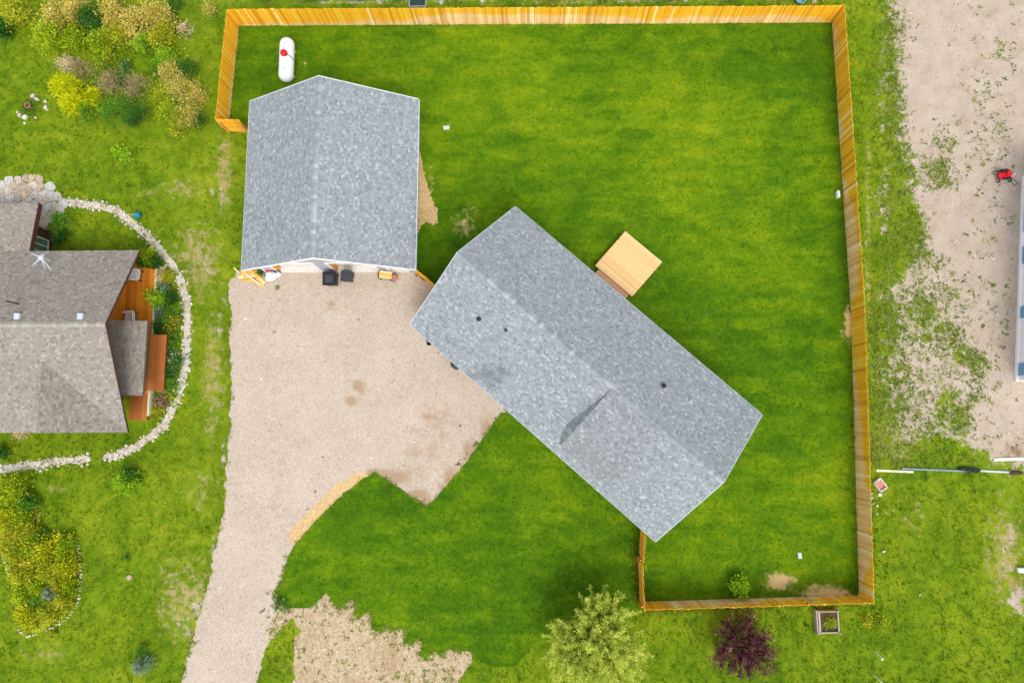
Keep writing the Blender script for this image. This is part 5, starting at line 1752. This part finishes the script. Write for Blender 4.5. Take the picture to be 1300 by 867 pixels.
# ------------------------------------------------------------------ plants beside the neighbour's deck
G5 = 'plants between the cedar deck and the stone path'
for a in [
    (76, 281, 14, 1.1, 'green', 'leafy', 'green shrub beside the entry window of the left house'),
    (74, 300, 9, .9, 'dark', 'leafy', 'dark green shrub at the brown entry wall'),
    (190, 326, 12, .9, 'mixed', 'leafy', 'yellow-green shrub above the deck\'s top right corner'),
    (199, 332, 10, .8, 'dark', 'leafy', 'dark green shrub beside the path above the deck'),
    (182, 333, 8, .7, 'dark', 'leafy', 'dark green shrub touching the deck\'s top edge'),
    (203, 350, 10, .5, 'pink', 'leafy', 'pale dry flowering plant right of the deck\'s upper end'),
    (213, 352, 9, .5, 'gold', 'leafy', 'golden low plant by the path beside the deck\'s upper end'),
    (206, 366, 9, .5, 'blue', 'leafy', 'bluish grey plant beside the deck above the lime one'),
    (197, 379, 12, .7, 'lime', 'leafy', 'large lime hosta overhanging the deck edge'),
    (215, 376, 11, .5, 'dark', 'leafy', 'dark mixed plant between the lime hosta and the path'),
    (202, 396, 9, .5, 'blue', 'leafy', 'grey-blue plant below the lime hosta'),
    (218, 396, 11, .6, 'green', 'leafy', 'green plant beside the path at the deck\'s middle'),
    (203, 414, 9, .6, 'dark', 'leafy', 'dark green plant above the raised platform\'s corner'),
    (219, 412, 11, .6, 'orange', 'leafy', 'plant with orange flowers beside the path'),
    (216, 432, 11, .7, 'green', 'leafy', 'green plant right of the raised platform\'s upper end'),
    (213, 450, 11, .8, 'flower', 'leafy', 'white-flowering shrub right of the raised platform'),
    (222, 462, 10, .7, 'flower', 'leafy', 'white-flowering shrub close to the path'),
    (212, 470, 11, .8, 'dark', 'leafy', 'dark green shrub at the raised platform\'s middle'),
    (216, 488, 11, .7, 'green', 'leafy', 'green shrub right of the raised platform\'s lower end'),
    (205, 508, 10, .4, 'twig', 'leafy', 'low brownish plant below the raised platform'),
    (197, 524, 9, .3, 'gold', 'leafy', 'low golden plant right of the small landing'),
    (28, 549, 11, .8, 'pink', 'leafy', 'pale pink branching shrub under the left house\'s south edge'),
    (48, 549, 8, .7, 'mixed', 'leafy', 'green shrub at the notch of the south edge'),
    (4, 573, 9, .6, 'dark', 'leafy', 'dark shrub cut by the left edge above the lower path'),
]:
    bush(a[0], a[1], a[2], a[3], a[4], a[6], name='garden_plant', cat='plant', style=a[5], n=750, ll=.13 if a[4] != 'lime' else .22, lw=.06 if a[4] != 'lime' else .13, group=G5)

# ------------------------------------------------------------------ trees at the bottom
def shoots_tree(name, label, cat, base, H, R, leaf, nshoot, per, ll, lw, lean=(0, 0), seed=1, zlo=.22, vert=.8, droop=0.0, tone=.45, fuzz=.06):
    rng = np.random.default_rng(seed)
    t = thing(name, label, cat, (base.x, base.y, 0))
    tr = MB()
    tr.tube((0, 0, -.1), (lean[0] * .3, lean[1] * .3, H * .3), .11 * H / 4, .08 * H / 4, n=9)
    limbs = []
    for k in range(9):
        a = 2 * math.pi * k / 9 + rng.uniform(-.3, .3)
        e = Vector((math.cos(a) * R * .5 + lean[0] * .6, math.sin(a) * R * .5 + lean[1] * .6, H * rng.uniform(.5, .75)))
        tr.tube((lean[0] * .25, lean[1] * .25, H * rng.uniform(.18, .30)), e, .05 * H / 4, .015, n=6)
    tr.obj('trunk', M['bark'], t)
    Cc, Dd, Tt = [], [], []
    tw = MB()
    for k in range(nshoot):
        a = rng.uniform(0, 6.28)
        rr = R * math.sqrt(rng.random()) * .86
        wob = 1 + .20 * math.sin(3 * a + seed) + .12 * math.sin(7 * a + 2 * seed)
        rr *= wob
        z0 = H * (zlo + .35 * (1 - (rr / R) ** 2) * rng.random())
        b = np.array([math.cos(a) * rr * .62 + lean[0] * z0 / H, math.sin(a) * rr * .62 + lean[1] * z0 / H, z0])
        ln = H * rng.uniform(.28, .5)
        d = np.array([math.cos(a) * rr / R * .75, math.sin(a) * rr / R * .75, vert]) + rng.normal(0, .2, 3)
        d /= np.linalg.norm(d)
        tip = b + d * ln
        tip[2] = min(tip[2], H * (1.02 - .28 * (rr / R) ** 2))
        d2 = tip - b
        if k % 3 == 0: tw.tube(b, tip, .014, .004, n=4)
        tk = tone + rng.normal(0, .15)
        s = rng.random(per) ** .8
        p = b + s[:, None] * d2 + rng.normal(0, fuzz * H / 4, (per, 3))
        dl_ = unit(d2[None] / np.linalg.norm(d2) * .9 + rng.normal(0, .55, (per, 3)))
        Cc.append(p); Dd.append(dl_); Tt.append(tk + .18 * (s - .5) + rng.normal(0, .14, per))
    o = tw.obj('twigs', M['bark'], t)
    o['kind'] = 'stuff'
    Cc, Dd, Tt = np.vstack(Cc), np.vstack(Dd), np.concatenate(Tt)
    Q = leaf_quads(Cc, Dd, ll * rng.uniform(.6, 1.4, len(Cc)), lw * rng.uniform(.7, 1.3, len(Cc)), rng, droop)
    plant_part('crown', Q, L[leaf], Tt, t)
    return t


wb = at(757, 818, 2.3)
shoots_tree('willow_tree', 'feathery olive green willow tree cut by the bottom edge', 'tree', Vector((wb.x, wb.y, 0)), 4.6, 2.75, 'olive', 620, 130, .17, .030, seed=4, tone=.72, vert=1.0, fuzz=.045)
pb = at(943, 821, 1.3)
shoots_tree('plum_tree', 'dark plum-leaved small tree outside the bottom fence', 'tree', Vector((pb.x, pb.y, 0)), 2.6, 1.72, 'purple', 300, 42, .15, .042, seed=9, vert=.55, tone=.52)
bush(940, 744, 11, 1.1, 'lime', 'pale green young tree inside the bottom fence', name='young_tree', cat='young tree', n=420, ll=.22, lw=.12)
bush(1118, 792, 12, .4, 'mixed', 'yellowish green low bush right of the fence\'s bottom right corner', n=500)
bush(1100, 787, 8, .4, 'gold', 'yellow low bush just below the fence\'s bottom right corner', n=300)
bush(357, 768, 9, .5, 'flower', 'pale flowering weed clump at the dirt patch by the driveway', name='weed_plant', cat='weed', n=400)

# ================================================================== OBJECTS IN THE GARDENS
# propane tank
tc0, tc1 = at(365, 49, .62), at(363, 104, .62)
axis = (tc1 - tc0)
Ltk = axis.length
tk = thing('propane_tank', 'white propane tank with red dome lid in the fenced lawn corner', 'propane tank', ((tc0.x + tc1.x) / 2, (tc0.y + tc1.y) / 2, 0), math.atan2(axis.y, axis.x))
Rt = .46
hl = Ltk / 2
prof = [(.001, -hl), (.16, -hl + .03), (.30, -hl + .10), (.40, -hl + .21), (.45, -hl + .36), (Rt, -hl + .5), (Rt, 0), (Rt, hl - .5), (.45, hl - .36), (.40, hl - .21), (.30, hl - .10), (.16, hl - .03), (.001, hl)]
MB().lathe(prof, (0, 0, .62), 28, Matrix.Rotation(math.pi / 2, 4, 'Y')).obj('tank_shell', M['tank'], tk, smooth=True)
MB().lathe([(.215, 0), (.215, .10), (.20, .17), (.14, .22), (.05, .245), (.01, .25)], (-.17, 0, 1.05), 18).obj('dome_lid', M['red'], tk, smooth=True)
MB().tube((-.17, .16, 1.14), (-.17, .24, 1.14), .03, n=8).obj('lid_hinge', M['steel'], tk)
MB().path([(-.13, .20, 1.13), (-.05, .30, 1.05), (.02, .42, .85), (.04, .47, .5), (.04, .50, .02)], .018, n=7).obj('gas_line', M['charcoal'], tk)
for x in (-hl * .58, hl * .58):
    MB().box((x, 0, .12), (.12, .66, .24), bev=.01).obj('saddle_leg', M['tank'], tk)
    MB().tube((x, 0, 1.07), (x, 0, 1.12), .045, n=8).obj('lifting_lug', M['steel'], tk)
MB().box((-.55, -.06, 1.078), (.12, .05, .012)).obj('data_plate', M['steel'], tk)
MB().box((.52, .05, 1.078), (.05, .05, .012)).obj('gauge', M['charcoal'], tk)


# bins
def bin_(name, label, px, py, w, d, h, mat, rz):
    c = at(px, py, h)
    t = thing(name, label, 'bin', (c.x, c.y, 0), rz, 'wheeled bins between the garage doors')
    b = MB()
    lo = [(-w * .36, -d * .36), (w * .36, -d * .36), (w * .36, d * .36), (-w * .36, d * .36)]
    hi = [(-w / 2, -d / 2), (w / 2, -d / 2), (w / 2, d / 2), (-w / 2, d / 2)]
    A = [b.bm.verts.new((p[0], p[1], .08)) for p in lo]
    B = [b.bm.verts.new((p[0], p[1], h - .08)) for p in hi]
    b.bm.faces.new(A[::-1]); b.bm.faces.new(B)
    for i in range(4): b.bm.faces.new((A[i], A[(i + 1) % 4], B[(i + 1) % 4], B[i]))
    b.obj('bin_body', mat, t)
    ld = MB().box((0, -.01, h - .05), (w + .05, d + .05, .06), bev=.02).obj('lid', mat, t)
    MB().box((0, -.02, h - .01), (w * .66, d * .62, .05), bev=.02).obj('lid_panel', M['charcoal'], ld)
    MB().tube((-w * .32, d / 2 + .06, h - .06), (w * .32, d / 2 + .06, h - .06), .022, n=8).obj('handle', M['black'], t)
    for s in (-1, 1):
        MB().tube((s * w * .34 - .03, d * .42, .12), (s * w * .34 + .03, d * .42, .12), .12, n=14).obj('wheel', M['black'], t)


bin_('wheeled_bin', 'larger black wheeled bin in front of the garage pier between the doors', 417.5, 353, .74, .78, 1.10, M['black'], .02)
bin_('wheeled_bin', 'smaller charcoal wheeled bin right of the larger black one', 439, 350, .60, .60, .98, M['charcoal'], -.06)

# small wheeled cart beside the right garage pier
c = at(491, 350, .4)
ct = thing('garden_cart', 'small orange-brown wooden cart with dark legs by the right garage pier', 'cart', (c.x, c.y, 0), -.12)
for k in range(4):
    MB().box((-.06, .18 - .11 * k, .52), (.78, .10, .035), bev=.004).obj('slat', M['lumber'], ct)
MB().box((-.47, .02, .50), (.07, .50, .12)).obj('end_board', M['fascia_brown'], ct)
MB().lathe([(.02, -.05), (.21, -.04), (.23, 0), (.21, .04), (.02, .05)], (.46, -.05, .30), 16, Matrix.Rotation(1.2, 4, 'X')).obj('wheel', M['terracotta'], ct)
for (x, y) in ((-.38, .2), (-.38, -.22), (.26, .2), (.26, -.22)): MB().box((x, y, .25), (.05, .05, .5)).obj('leg', M['charcoal'], ct)
for y in (.20, -.25): MB().tube((.20, y, .48), (.62, y - .08, .40), .022, n=7).obj('handle', M['charcoal'], ct)
MB().box((-.06, -.29, .30), (.74, .035, .05)).obj('frame_bar', M['steel'], ct)

# lumber and rubbish at the garage's left corner
GLm = 'orange cedar offcut boards at the garage corner'
OFF = ['broad orange cedar offcut lying highest along the top left of the pile', 'orange cedar offcut nearest the garage wall at the pile\'s left end', 'orange cedar offcut flat on the gravel along the pile\'s lower edge', 'orange cedar offcut reaching farthest up under the garage roof edge', 'short orange cedar offcut tilted at the pile\'s left corner', 'long orange cedar offcut slanting down the pile\'s right side', 'orange cedar offcut crossing the middle of the pile under the pale board', 'short orange cedar offcut at the pile\'s far right tip']
for OI, (x0, y0, x1, y1, z0, z1, w) in enumerate([(303, 352, 330, 349, .12, .12, .20), (306, 347, 331, 345, .14, .16, .20), (311, 356, 334, 358, .05, .05, .18), (314, 341, 329, 352, .2, .22, .18), (304, 356, 318, 346, .08, .18, .16), (322, 348, 335, 364, .06, .05, .16), (316, 350, 330, 362, .09, .12, .16), (328, 352, 336, 360, .04, .08, .20)]):
    a, b = at(x0, y0, z0), at(x1, y1, z1)
    o = MB().box((0, 0, 0), ((b - a).length, w, .03), bev=.003).obj('cedar_offcut', M['lumber'], None, loc=(a + b) / 2, rot=(0, -math.atan2(b.z - a.z, (b - a).length), math.atan2(b.y - a.y, b.x - a.x)))
    tag(o, OFF[OI], 'board', GLm)
a, b = at(311, 347, .25), at(331, 362, .16)
tag(MB().box((0, 0, 0), ((b - a).length, .09, .04)).obj('pale_board', M['lumber_pale'], None, loc=(a + b) / 2, rot=(0, .08, math.atan2(b.y - a.y, b.x - a.x))), 'pale board lying across the orange offcut pile', 'board')
a, b = at(297, 340, .3), at(304, 347, .2)
tag(MB().box((0, 0, 0), ((b - a).length, .08, .04)).obj('yellow_board', M['lumber'], None, loc=(a + b) / 2, rot=(0, .1, math.atan2(b.y - a.y, b.x - a.x))), 'short yellow board sticking out over the grass left of the offcuts', 'board')


def crumple(name, label, px, py, sx, sy, sz, mat, seed, cat='bag'):
    rng = np.random.default_rng(seed)
    p = at(px, py, sz * .6)
    b = MB().ball((0, 0, sz * .5), 1, (sx, sy, sz * .5), 16, 10)
    for v in b.bm.verts:
        k = 1 + rng.normal(0, .10)
        v.co = Vector((v.co.x * k, v.co.y * k, max(0.0, v.co.z * (1 + rng.normal(0, .12)))))
    return tag(b.obj(name, mat, None, loc=(p.x, p.y, 0)), label, cat)


crumple('plastic_bag', 'big crumpled white plastic bag at the garage wall beside the offcuts', 344, 350, .34, .27, .34, M['white'], 3)
crumple('plastic_bag', 'small crumpled white plastic bag right of the bigger one', 353, 348.5, .16, .15, .20, M['white'], 4)
crumple('plastic_bag', 'flattened white plastic bag in front of the bigger one', 342, 355, .24, .10, .10, M['white'], 5)
a, b = at(337, 344, .45), at(354, 344.2, .5)
tl = thing('long_tool', 'red and black long-handled tool propped along the grey garage wall', 'tool', a, 0)
MB().tube((.0, 0, 0), ((b - a).x * .45, 0, .02), .05, n=8).obj('red_head', M['red'], tl)
MB().tube(((b - a).x * .45, 0, .02), ((b - a).x, 0, .05), .035, n=8).obj('handle', M['black'], tl)
for x in (.05, (b - a).x - .05): MB().box((x, .0, -.24), (.05, .05, .44)).obj('stand', M['black'], tl)
bush(331.5, 346, 4.5, .6, 'dark', 'small dark green potted plant between the offcuts and the white bags', name='potted_plant', cat='plant', n=260, ll=.1, lw=.05)
bush(352, 365, 3, .1, 'green', 'tiny green weed on the gravel in front of the white bags', name='weed_plant', cat='weed', n=50, ll=.1, lw=.05)

# barrel and bucket half under the eave
c = at(577, 463, .85)
br_ = thing('round_barrel', 'black round barrel half hidden under the diagonal house\'s eave', 'barrel', (c.x + .05, c.y + .05, 0))
MB().lathe([(.25, 0), (.29, .12), (.30, .45), (.28, .80), (.26, .86)], (0, 0, 0), 20).obj('barrel_body', M['black'], br_, smooth=True)
MB().lathe([(.27, .84), (.28, .90), (.20, .92), (.02, .925)], (0, 0, 0), 20).obj('rim', M['charcoal'], br_)
c = at(544.5, 435, .4)
bk = thing('small_bucket', 'small dark bucket at the eave near the house\'s left corner', 'bucket', (c.x, c.y, 0))
MB().lathe([(.11, 0), (.15, .34), (.165, .34), (.165, .37), (.14, .37), (.12, .06)], (0, 0, 0), 14).obj('bucket_body', M['charcoal'], bk)
MB().path([(-.15, 0, .36), (-.10, .05, .40), (.10, .05, .40), (.15, 0, .36)], .008, n=5).obj('handle', M['steel'], bk)

# teal post
c = at(176.5, 274.5, 0)
tp = thing('garden_ornament', 'teal garden ornament with a thin white pole beside the stone path', 'ornament', c)
MB().lathe([(.06, 0), (.20, .05), (.24, .18), (.20, .32), (.10, .40), (.06, .41)], (0, 0, 0), 16).obj('teal_base', M['teal'], tp, smooth=True)
tp_top = at(158, 273.5, 1.45) - c
MB().tube((0, 0, .38), (tp_top.x * .9, tp_top.y * .9, 1.45), .022, n=7).obj('pole', M['white'], tp)
MB().box((tp_top.x * .9, tp_top.y * .9, 1.48), (.10, .10, .06)).obj('pole_cap', M['white'], tp)

# raised planter box outside the bottom fence
c0 = at(1050, 789, .3)
pl = thing('planter_box', 'weathered grey wooden planter box against the outside of the bottom fence', 'planter', (c0.x, c0.y, 0), .02)
pw, pd, ph = 1.16, 1.18, .42
GREYW = random_mat('grey_weathered_wood', [(0, (.30, .26, .22)), (1, (.48, .43, .38))], .85, 8, .4)
for s in (-1, 1):
    MB().box((s * pw / 2, 0, ph / 2), (.06, pd, ph)).obj('side_board', GREYW, pl)
    MB().box((0, s * (pd / 2 - .03), ph / 2 - .004), (pw - .065, .05, ph - .02)).obj('end_board', GREYW, pl)
MB().box((-pw / 2 + .14, 0, ph - .06), (.10, pd - .14, .05)).obj('inner_board', GREYW, pl)
MB().box((0, 0, ph / 2 - .09), (pw - .07, pd - .11, ph - .2)).obj('soil', M['soil'], pl)
for sx in (-1, 1):
    for sy in (-1, 1): MB().box((sx * (pw / 2 + .0), sy * (pd / 2 + .02), .26), (.09, .07, .52)).obj('corner_post', GREYW, pl)
bush(1052, 789, 8, .7, 'mixed', 'yellow-green plant growing in the grey planter box', name='garden_plant', cat='plant', n=500, ll=.12, lw=.05)

# small whites and greys
def small_box(name, label, cat, px, py, s, mat, rz=0.0, capm=None):
    p = at(px, py, s[2])
    t = thing(name, label, cat, (p.x, p.y, 0), rz)
    MB().box((0, 0, s[2] / 2), s, bev=.015).obj('box_body', mat, t)
    MB().box((0, 0, s[2] + .012), (s[0] * .82, s[1] * .82, .024), bev=.008).obj('lid', capm or mat, t)
    return t


PALEG = plain('pale_green_plastic', (.50, .58, .48), .5)
small_box('valve_box', 'pale green valve box in the lawn right of the garage', 'valve box', 566.5, 162, (.40, .26, .10), PALEG, .05)
small_box('valve_box', 'pale green valve box in the lower right part of the fenced lawn', 'valve box', 1015.5, 705, (.22, .36, .10), PALEG, .1)
small_box('utility_box', 'small white box inside the right fence', 'utility box', 1065, 246, (.16, .42, .30), M['white'], .05)
for (px, py, l) in ((1113.5, 831.5, 'white stake at the bottom right, upper of the two'), (1112.5, 861.5, 'white stake at the bottom right, lower of the two')):
    b = at(px - 4.5, py - 5, 0)
    t = at(px + 6, py + 5.5, 1.25)
    st = thing('white_stake', l, 'stake', b, 0, 'white marker stakes in the lower right grass')
    MB().box((0, 0, .6), (.055, .055, 1.26), rot=(t - b).to_track_quat('Z', 'Y') if True else None).obj('stake_post', M['white'], st, loc=(t - b) * .0)
    MB().box(((t - b).x * .98, (t - b).y * .98, 1.24), (.07, .07, .03)).obj('stake_cap', M['white'], st)
p = at(1021.5, 760, 0)
sp = thing('standpipe', 'grey standpipe beside the bottom fence near its right end', 'standpipe', (p.x, p.y + .12, 0))
MB().tube((0, 0, -.05), (0, 0, 1.15), .04, n=10).obj('pipe', M['steel'], sp)
MB().tube((0, 0, 1.06), (0, .16, 1.10), .035, n=8).obj('spout', M['steel'], sp)
MB().box((0, -.02, 1.19), (.16, .04, .04)).obj('handle', M['steel'], sp)
GW_ = 'white rocks on the grass outside the right fence'
for i, (px, py, s, lb) in enumerate([(1117, 628, 7, 'largest white rock below the brick fire box'), (1107, 626, 4, 'white rock touching the fence below the fire box'), (1107, 632, 4, 'white rock below the one touching the fence'), (1109, 639, 3.5, 'small white rock at the fence, lower'), (1114, 642, 3.5, 'small white rock right of the lower fence rock'), (1114, 652, 3.5, 'white pebble standing alone below the rock group'), (1125, 651, 3, 'white pebble right of the lone one'), (1134, 648, 3, 'white pebble farthest right in the grass'), (1122, 700, 5, 'white rock alone far below the group, beside the fence'), (1168, 755, 4, 'white rock in the open lower right grass')]):
    p = at(px, py, .05)
    tag(put_stone(ROCK[i % 5], 'white_rock', p.x, p.y, s * .037, s * .037, s * .028), lb, 'rock', GW_)
# brick fire box
c = at(1117.5, 615.5, .12)
fb = thing('brick_fire_box', 'small square box of pale bricks with reddish inside by the right fence', 'fire box', (c.x, c.y, 0), .62)
for s in (-1, 1):
    for k in range(2):
        for j in range(2):
            MB().box((s * .22, -.12 + .25 * k, .055 + .105 * j), (.10, .235, .095), bev=.008).obj('brick', M['stone'], fb)
            MB().box((-.12 + .25 * k - .005, s * .30, .055 + .105 * j), (.235, .10, .095), bev=.008).obj('brick', M['stone'], fb)
MB().box((0, 0, .05), (.34, .50, .08)).obj('ash_bed', M['brick_red'], fb)

# boards, pipe and tarp lying at the lower edge of the gravel yard
def lying(name, label, cat, x0, y0, x1, y1, w, h, mat, z=.0, group=None, round_=False):
    a, b = at(x0, y0, z), at(x1, y1, z)
    ln = (b - a).length
    rz = math.atan2(b.y - a.y, b.x - a.x)
    t = thing(name, label, cat, (a + b) / 2, rz, group)
    if round_:
        MB().tube((-ln / 2, 0, h / 2), (ln / 2, 0, h / 2), h / 2, n=12).obj('pipe_length', mat, t)
        for s in (-1, 0, 1): MB().tube((s * ln * .48 - .06, 0, h / 2), (s * ln * .48 + .06, 0, h / 2), h * .58, n=12).obj('coupling', mat, t)
    else:
        MB().box((0, 0, h / 2), (ln, w, h), bev=.006).obj('plank', mat, t)
        for s in (-1, 1): MB().box((s * ln * .4, 0, h + .008), (.08, w * .96, .016)).obj('cleat', mat, t)
    return t


lying('cream_board', 'cream board lying by the fence at the left end of the yard\'s lower edge', 'board', 1112, 597, 1159, 599, .13, .06, M['cream'])
lying('long_pipe', 'long blue-grey pipe along the lower edge of the gravel yard', 'pipe', 1144, 594.6, 1232, 598, 0, .11, M['grey_blue'], round_=True)
lying('grey_board', 'grey-white board at the right end of the yard\'s lower edge', 'board', 1244, 597.5, 1282, 599.5, .11, .08, M['drip'])
lying('pale_board', 'pale board lying on the reddish ground at the right edge', 'board', 1261, 583.5, 1304, 582, .17, .06, M['lumber_pale'])
b = crumple('rolled_tarp', 'dark rolled tarp lying on the end of the long pipe', 1230, 596, .62, .16, .22, M['black'], 8, 'tarp')
b.rotation_euler = (0, 0, -.12)
b = crumple('rolled_tarp', 'dark tarp piece at the right edge beside the grey-white board', 1290, 600, .45, .12, .14, M['brown_wall'], 9, 'tarp')
# white box lower right edge
small_box('white_crate', 'white crate cut by the right edge in the dry grass', 'crate', 1299, 724, (.5, .26, .2), M['white'])

# red walk-behind mower
c = at(1276, 222, .3)
mw = thing('walk_mower', 'red and black walk-behind mower on the gravel yard', 'mower', (c.x, c.y, 0), .1)
MB().box((.10, .0, .30), (.40, .46, .20), bev=.05).obj('deck_cover', M['red'], mw)
MB().box((-.22, -.05, .26), (.30, .40, .14), bev=.03).obj('front_guard', M['red'], mw)
MB().lathe([(.16, 0), (.17, .12), (.13, .17), (.04, .18)], (.14, .02, .40), 16).obj('engine', M['red'], mw)
MB().box((-.10, .24, .38), (.44, .14, .22), bev=.03).obj('air_filter', M['black'], mw)
MB().box((.02, -.24, .34), (.50, .10, .16), bev=.03).obj('rear_frame', M['black'], mw)
for (x, y) in ((-.34, .22), (-.34, -.26), (.34, .22), (.34, -.30)):
    w_ = MB().tube((x - .035, y, .13), (x + .035, y, .13), .13, n=16).obj('wheel', M['black'], mw)
    MB().tube((x - .04, y, .13), (x + .04, y, .13), .06, n=12).obj('rim', M['white'], w_)
for s in (0, .30):
    MB().path([(.0 + s, -.28, .36), (.02 + s, -.52, .58), (.05 + s * .9, -.78, .76)], .017, n=7).obj('handlebar', M['charcoal'], mw)
MB().tube((.05, -.78, .76), (.32, -.78, .76), .022, n=8).obj('grip', M['black'], mw)

# white and blue metal building at the right edge
b0_, b1_ = at(1296.2, 225, 0), at(1286.8, 483, 0)
d = b1_ - b0_
bl = d.length
barn = thing('metal_building', 'white metal building with blue piers cut by the right edge', 'building', b0_, math.atan2(d.y, d.x))
# local x along the wall (towards the bottom of the photo), local +y into the building
BH = 3.4
fr = lambda py: (py - 225) / (483 - 225) * bl
MB().box((bl / 2, .20, BH / 2), (bl, .12, BH)).obj('long_wall', M['barn_white'], barn)
MB().box((bl / 2, .10, .10), (bl + .1, .12, .20)).obj('footing', M['barn_white'], barn)
for (y0, y1) in ((236, 297), (316, 338), (392, 406), (462, 477)):
    MB().box(((fr(y0) + fr(y1)) / 2, .115, BH / 2 + .1), (fr(y1) - fr(y0), .05, BH - .25)).obj('blue_panel', M['barn_blue'], barn)
for (y0, y1) in ((298, 315), (339, 391), (407, 461)):
    dd = MB().box(((fr(y0) + fr(y1)) / 2, .12, 1.35), (fr(y1) - fr(y0) - .12, .03, 2.3)).obj('roller_door', M['barn_white'], barn)
    for k in range(5): MB().box(((fr(y0) + fr(y1)) / 2, .10, .45 + .44 * k), (fr(y1) - fr(y0) - .2, .02, .39)).obj('door_slat', M['barn_white'], dd)
for x in (0.06, bl - .06): MB().box((x, 4.0, BH / 2), (.12, 7.4, BH)).obj('end_wall', M['barn_white'], barn)
MB().box((bl / 2, 7.8, BH / 2), (bl, .12, BH)).obj('back_wall', M['barn_white'], barn)
rfm = MB()
rfm.slab([(-.15, .10, BH + .05), (bl + .15, .10, BH + .05), (bl + .15, 4.0, BH + 1.1), (-.15, 4.0, BH + 1.1)], .08)
rfm.slab([(-.15, 4.004, BH + 1.1), (bl + .15, 4.004, BH + 1.1), (bl + .15, 7.9, BH + .05), (-.15, 7.9, BH + .05)], .08)
rfm.obj('roof', M['barn_white'], barn)

# things beyond the top fence
GT = 'weedy plants beyond the top fence'
tops = [(395, 'dark', 'dark weed clump left of the dark water trough beyond the top fence'), (455, 'green', 'green weed clump beyond the top fence, second from its left corner'), (500, 'flower', 'pale flecked weed clump just left of the dark trough'), (575, 'green', 'green weed clump right of the dark trough'), (640, 'lime', 'lime weed clump beyond the top fence above the garage ridge side'),
        (700, 'straw', 'dry weed clump beyond the middle of the top fence'), (770, 'dark', 'dark weed clump beyond the top fence right of its middle'), (850, 'flower', 'white-flecked weeds beyond the top fence'), (930, 'green', 'green weeds left of the teal tub'), (990, 'straw', 'dry weeds close to the teal tub'), (1045, 'gold', 'golden weeds at the top right fence corner'), (335, 'green', 'green weeds at the top left fence corner')]
for i, (px, lf, lb) in enumerate(tops):
    bush(px, -2 + (i % 3), 11, .35, lf, lb, name='weed_plant', cat='weed', n=320, ll=.11, lw=.05, sq=(1.8, .7), group=GT)
c = at(530, 2, .4)
tr_ = thing('water_trough', 'dark green water trough beyond the top fence', 'trough', (c.x, c.y, 0))
for s in (-1, 1):
    MB().box((s * .52, 0, .2), (.05, .62, .40)).obj('end_wall', M['steel'], tr_)
    MB().box((0, s * .32, .2), (1.08, .05, .396)).obj('long_wall', M['steel'], tr_)
MB().box((0, 0, .17), (1.0, .58, .30)).obj('dark_water', plain('dark_green_water', (.02, .045, .035), .15, spec=.5), tr_)
c = at(1017, -1, .3)
tb = thing('plastic_tub', 'teal plastic tub beyond the top fence near its right end', 'tub', (c.x, c.y, 0))
MB().lathe([(.22, 0), (.30, .30), (.33, .31), (.33, .35), (.28, .35), (.24, .08)], (0, 0, 0), 18).obj('tub_body', plain('pale_teal_plastic', (.18, .40, .42), .4), tb)
for i, (px, py, s, lb) in enumerate([(482, 5, 6, 'pinkish rock behind the top fence left of the trough'), (520, 7, 5, 'pinkish rock touching the trough'), (560, 4, 7, 'largest pinkish rock right of the trough'), (612, 3, 6, 'pinkish rock beyond the top fence right of the trough group'), (870, 2, 6, 'pale rock beyond the top fence in the weeds'), (1034, 4, 7, 'orange-pink rock right of the teal tub')]):
    p = at(px, py - 2, .1)
    tag(put_stone(FLAG[i % 6], 'garden_rock', p.x, p.y, s * .05, s * .045, .9), lb, 'rock', 'rocks beyond the top fence')
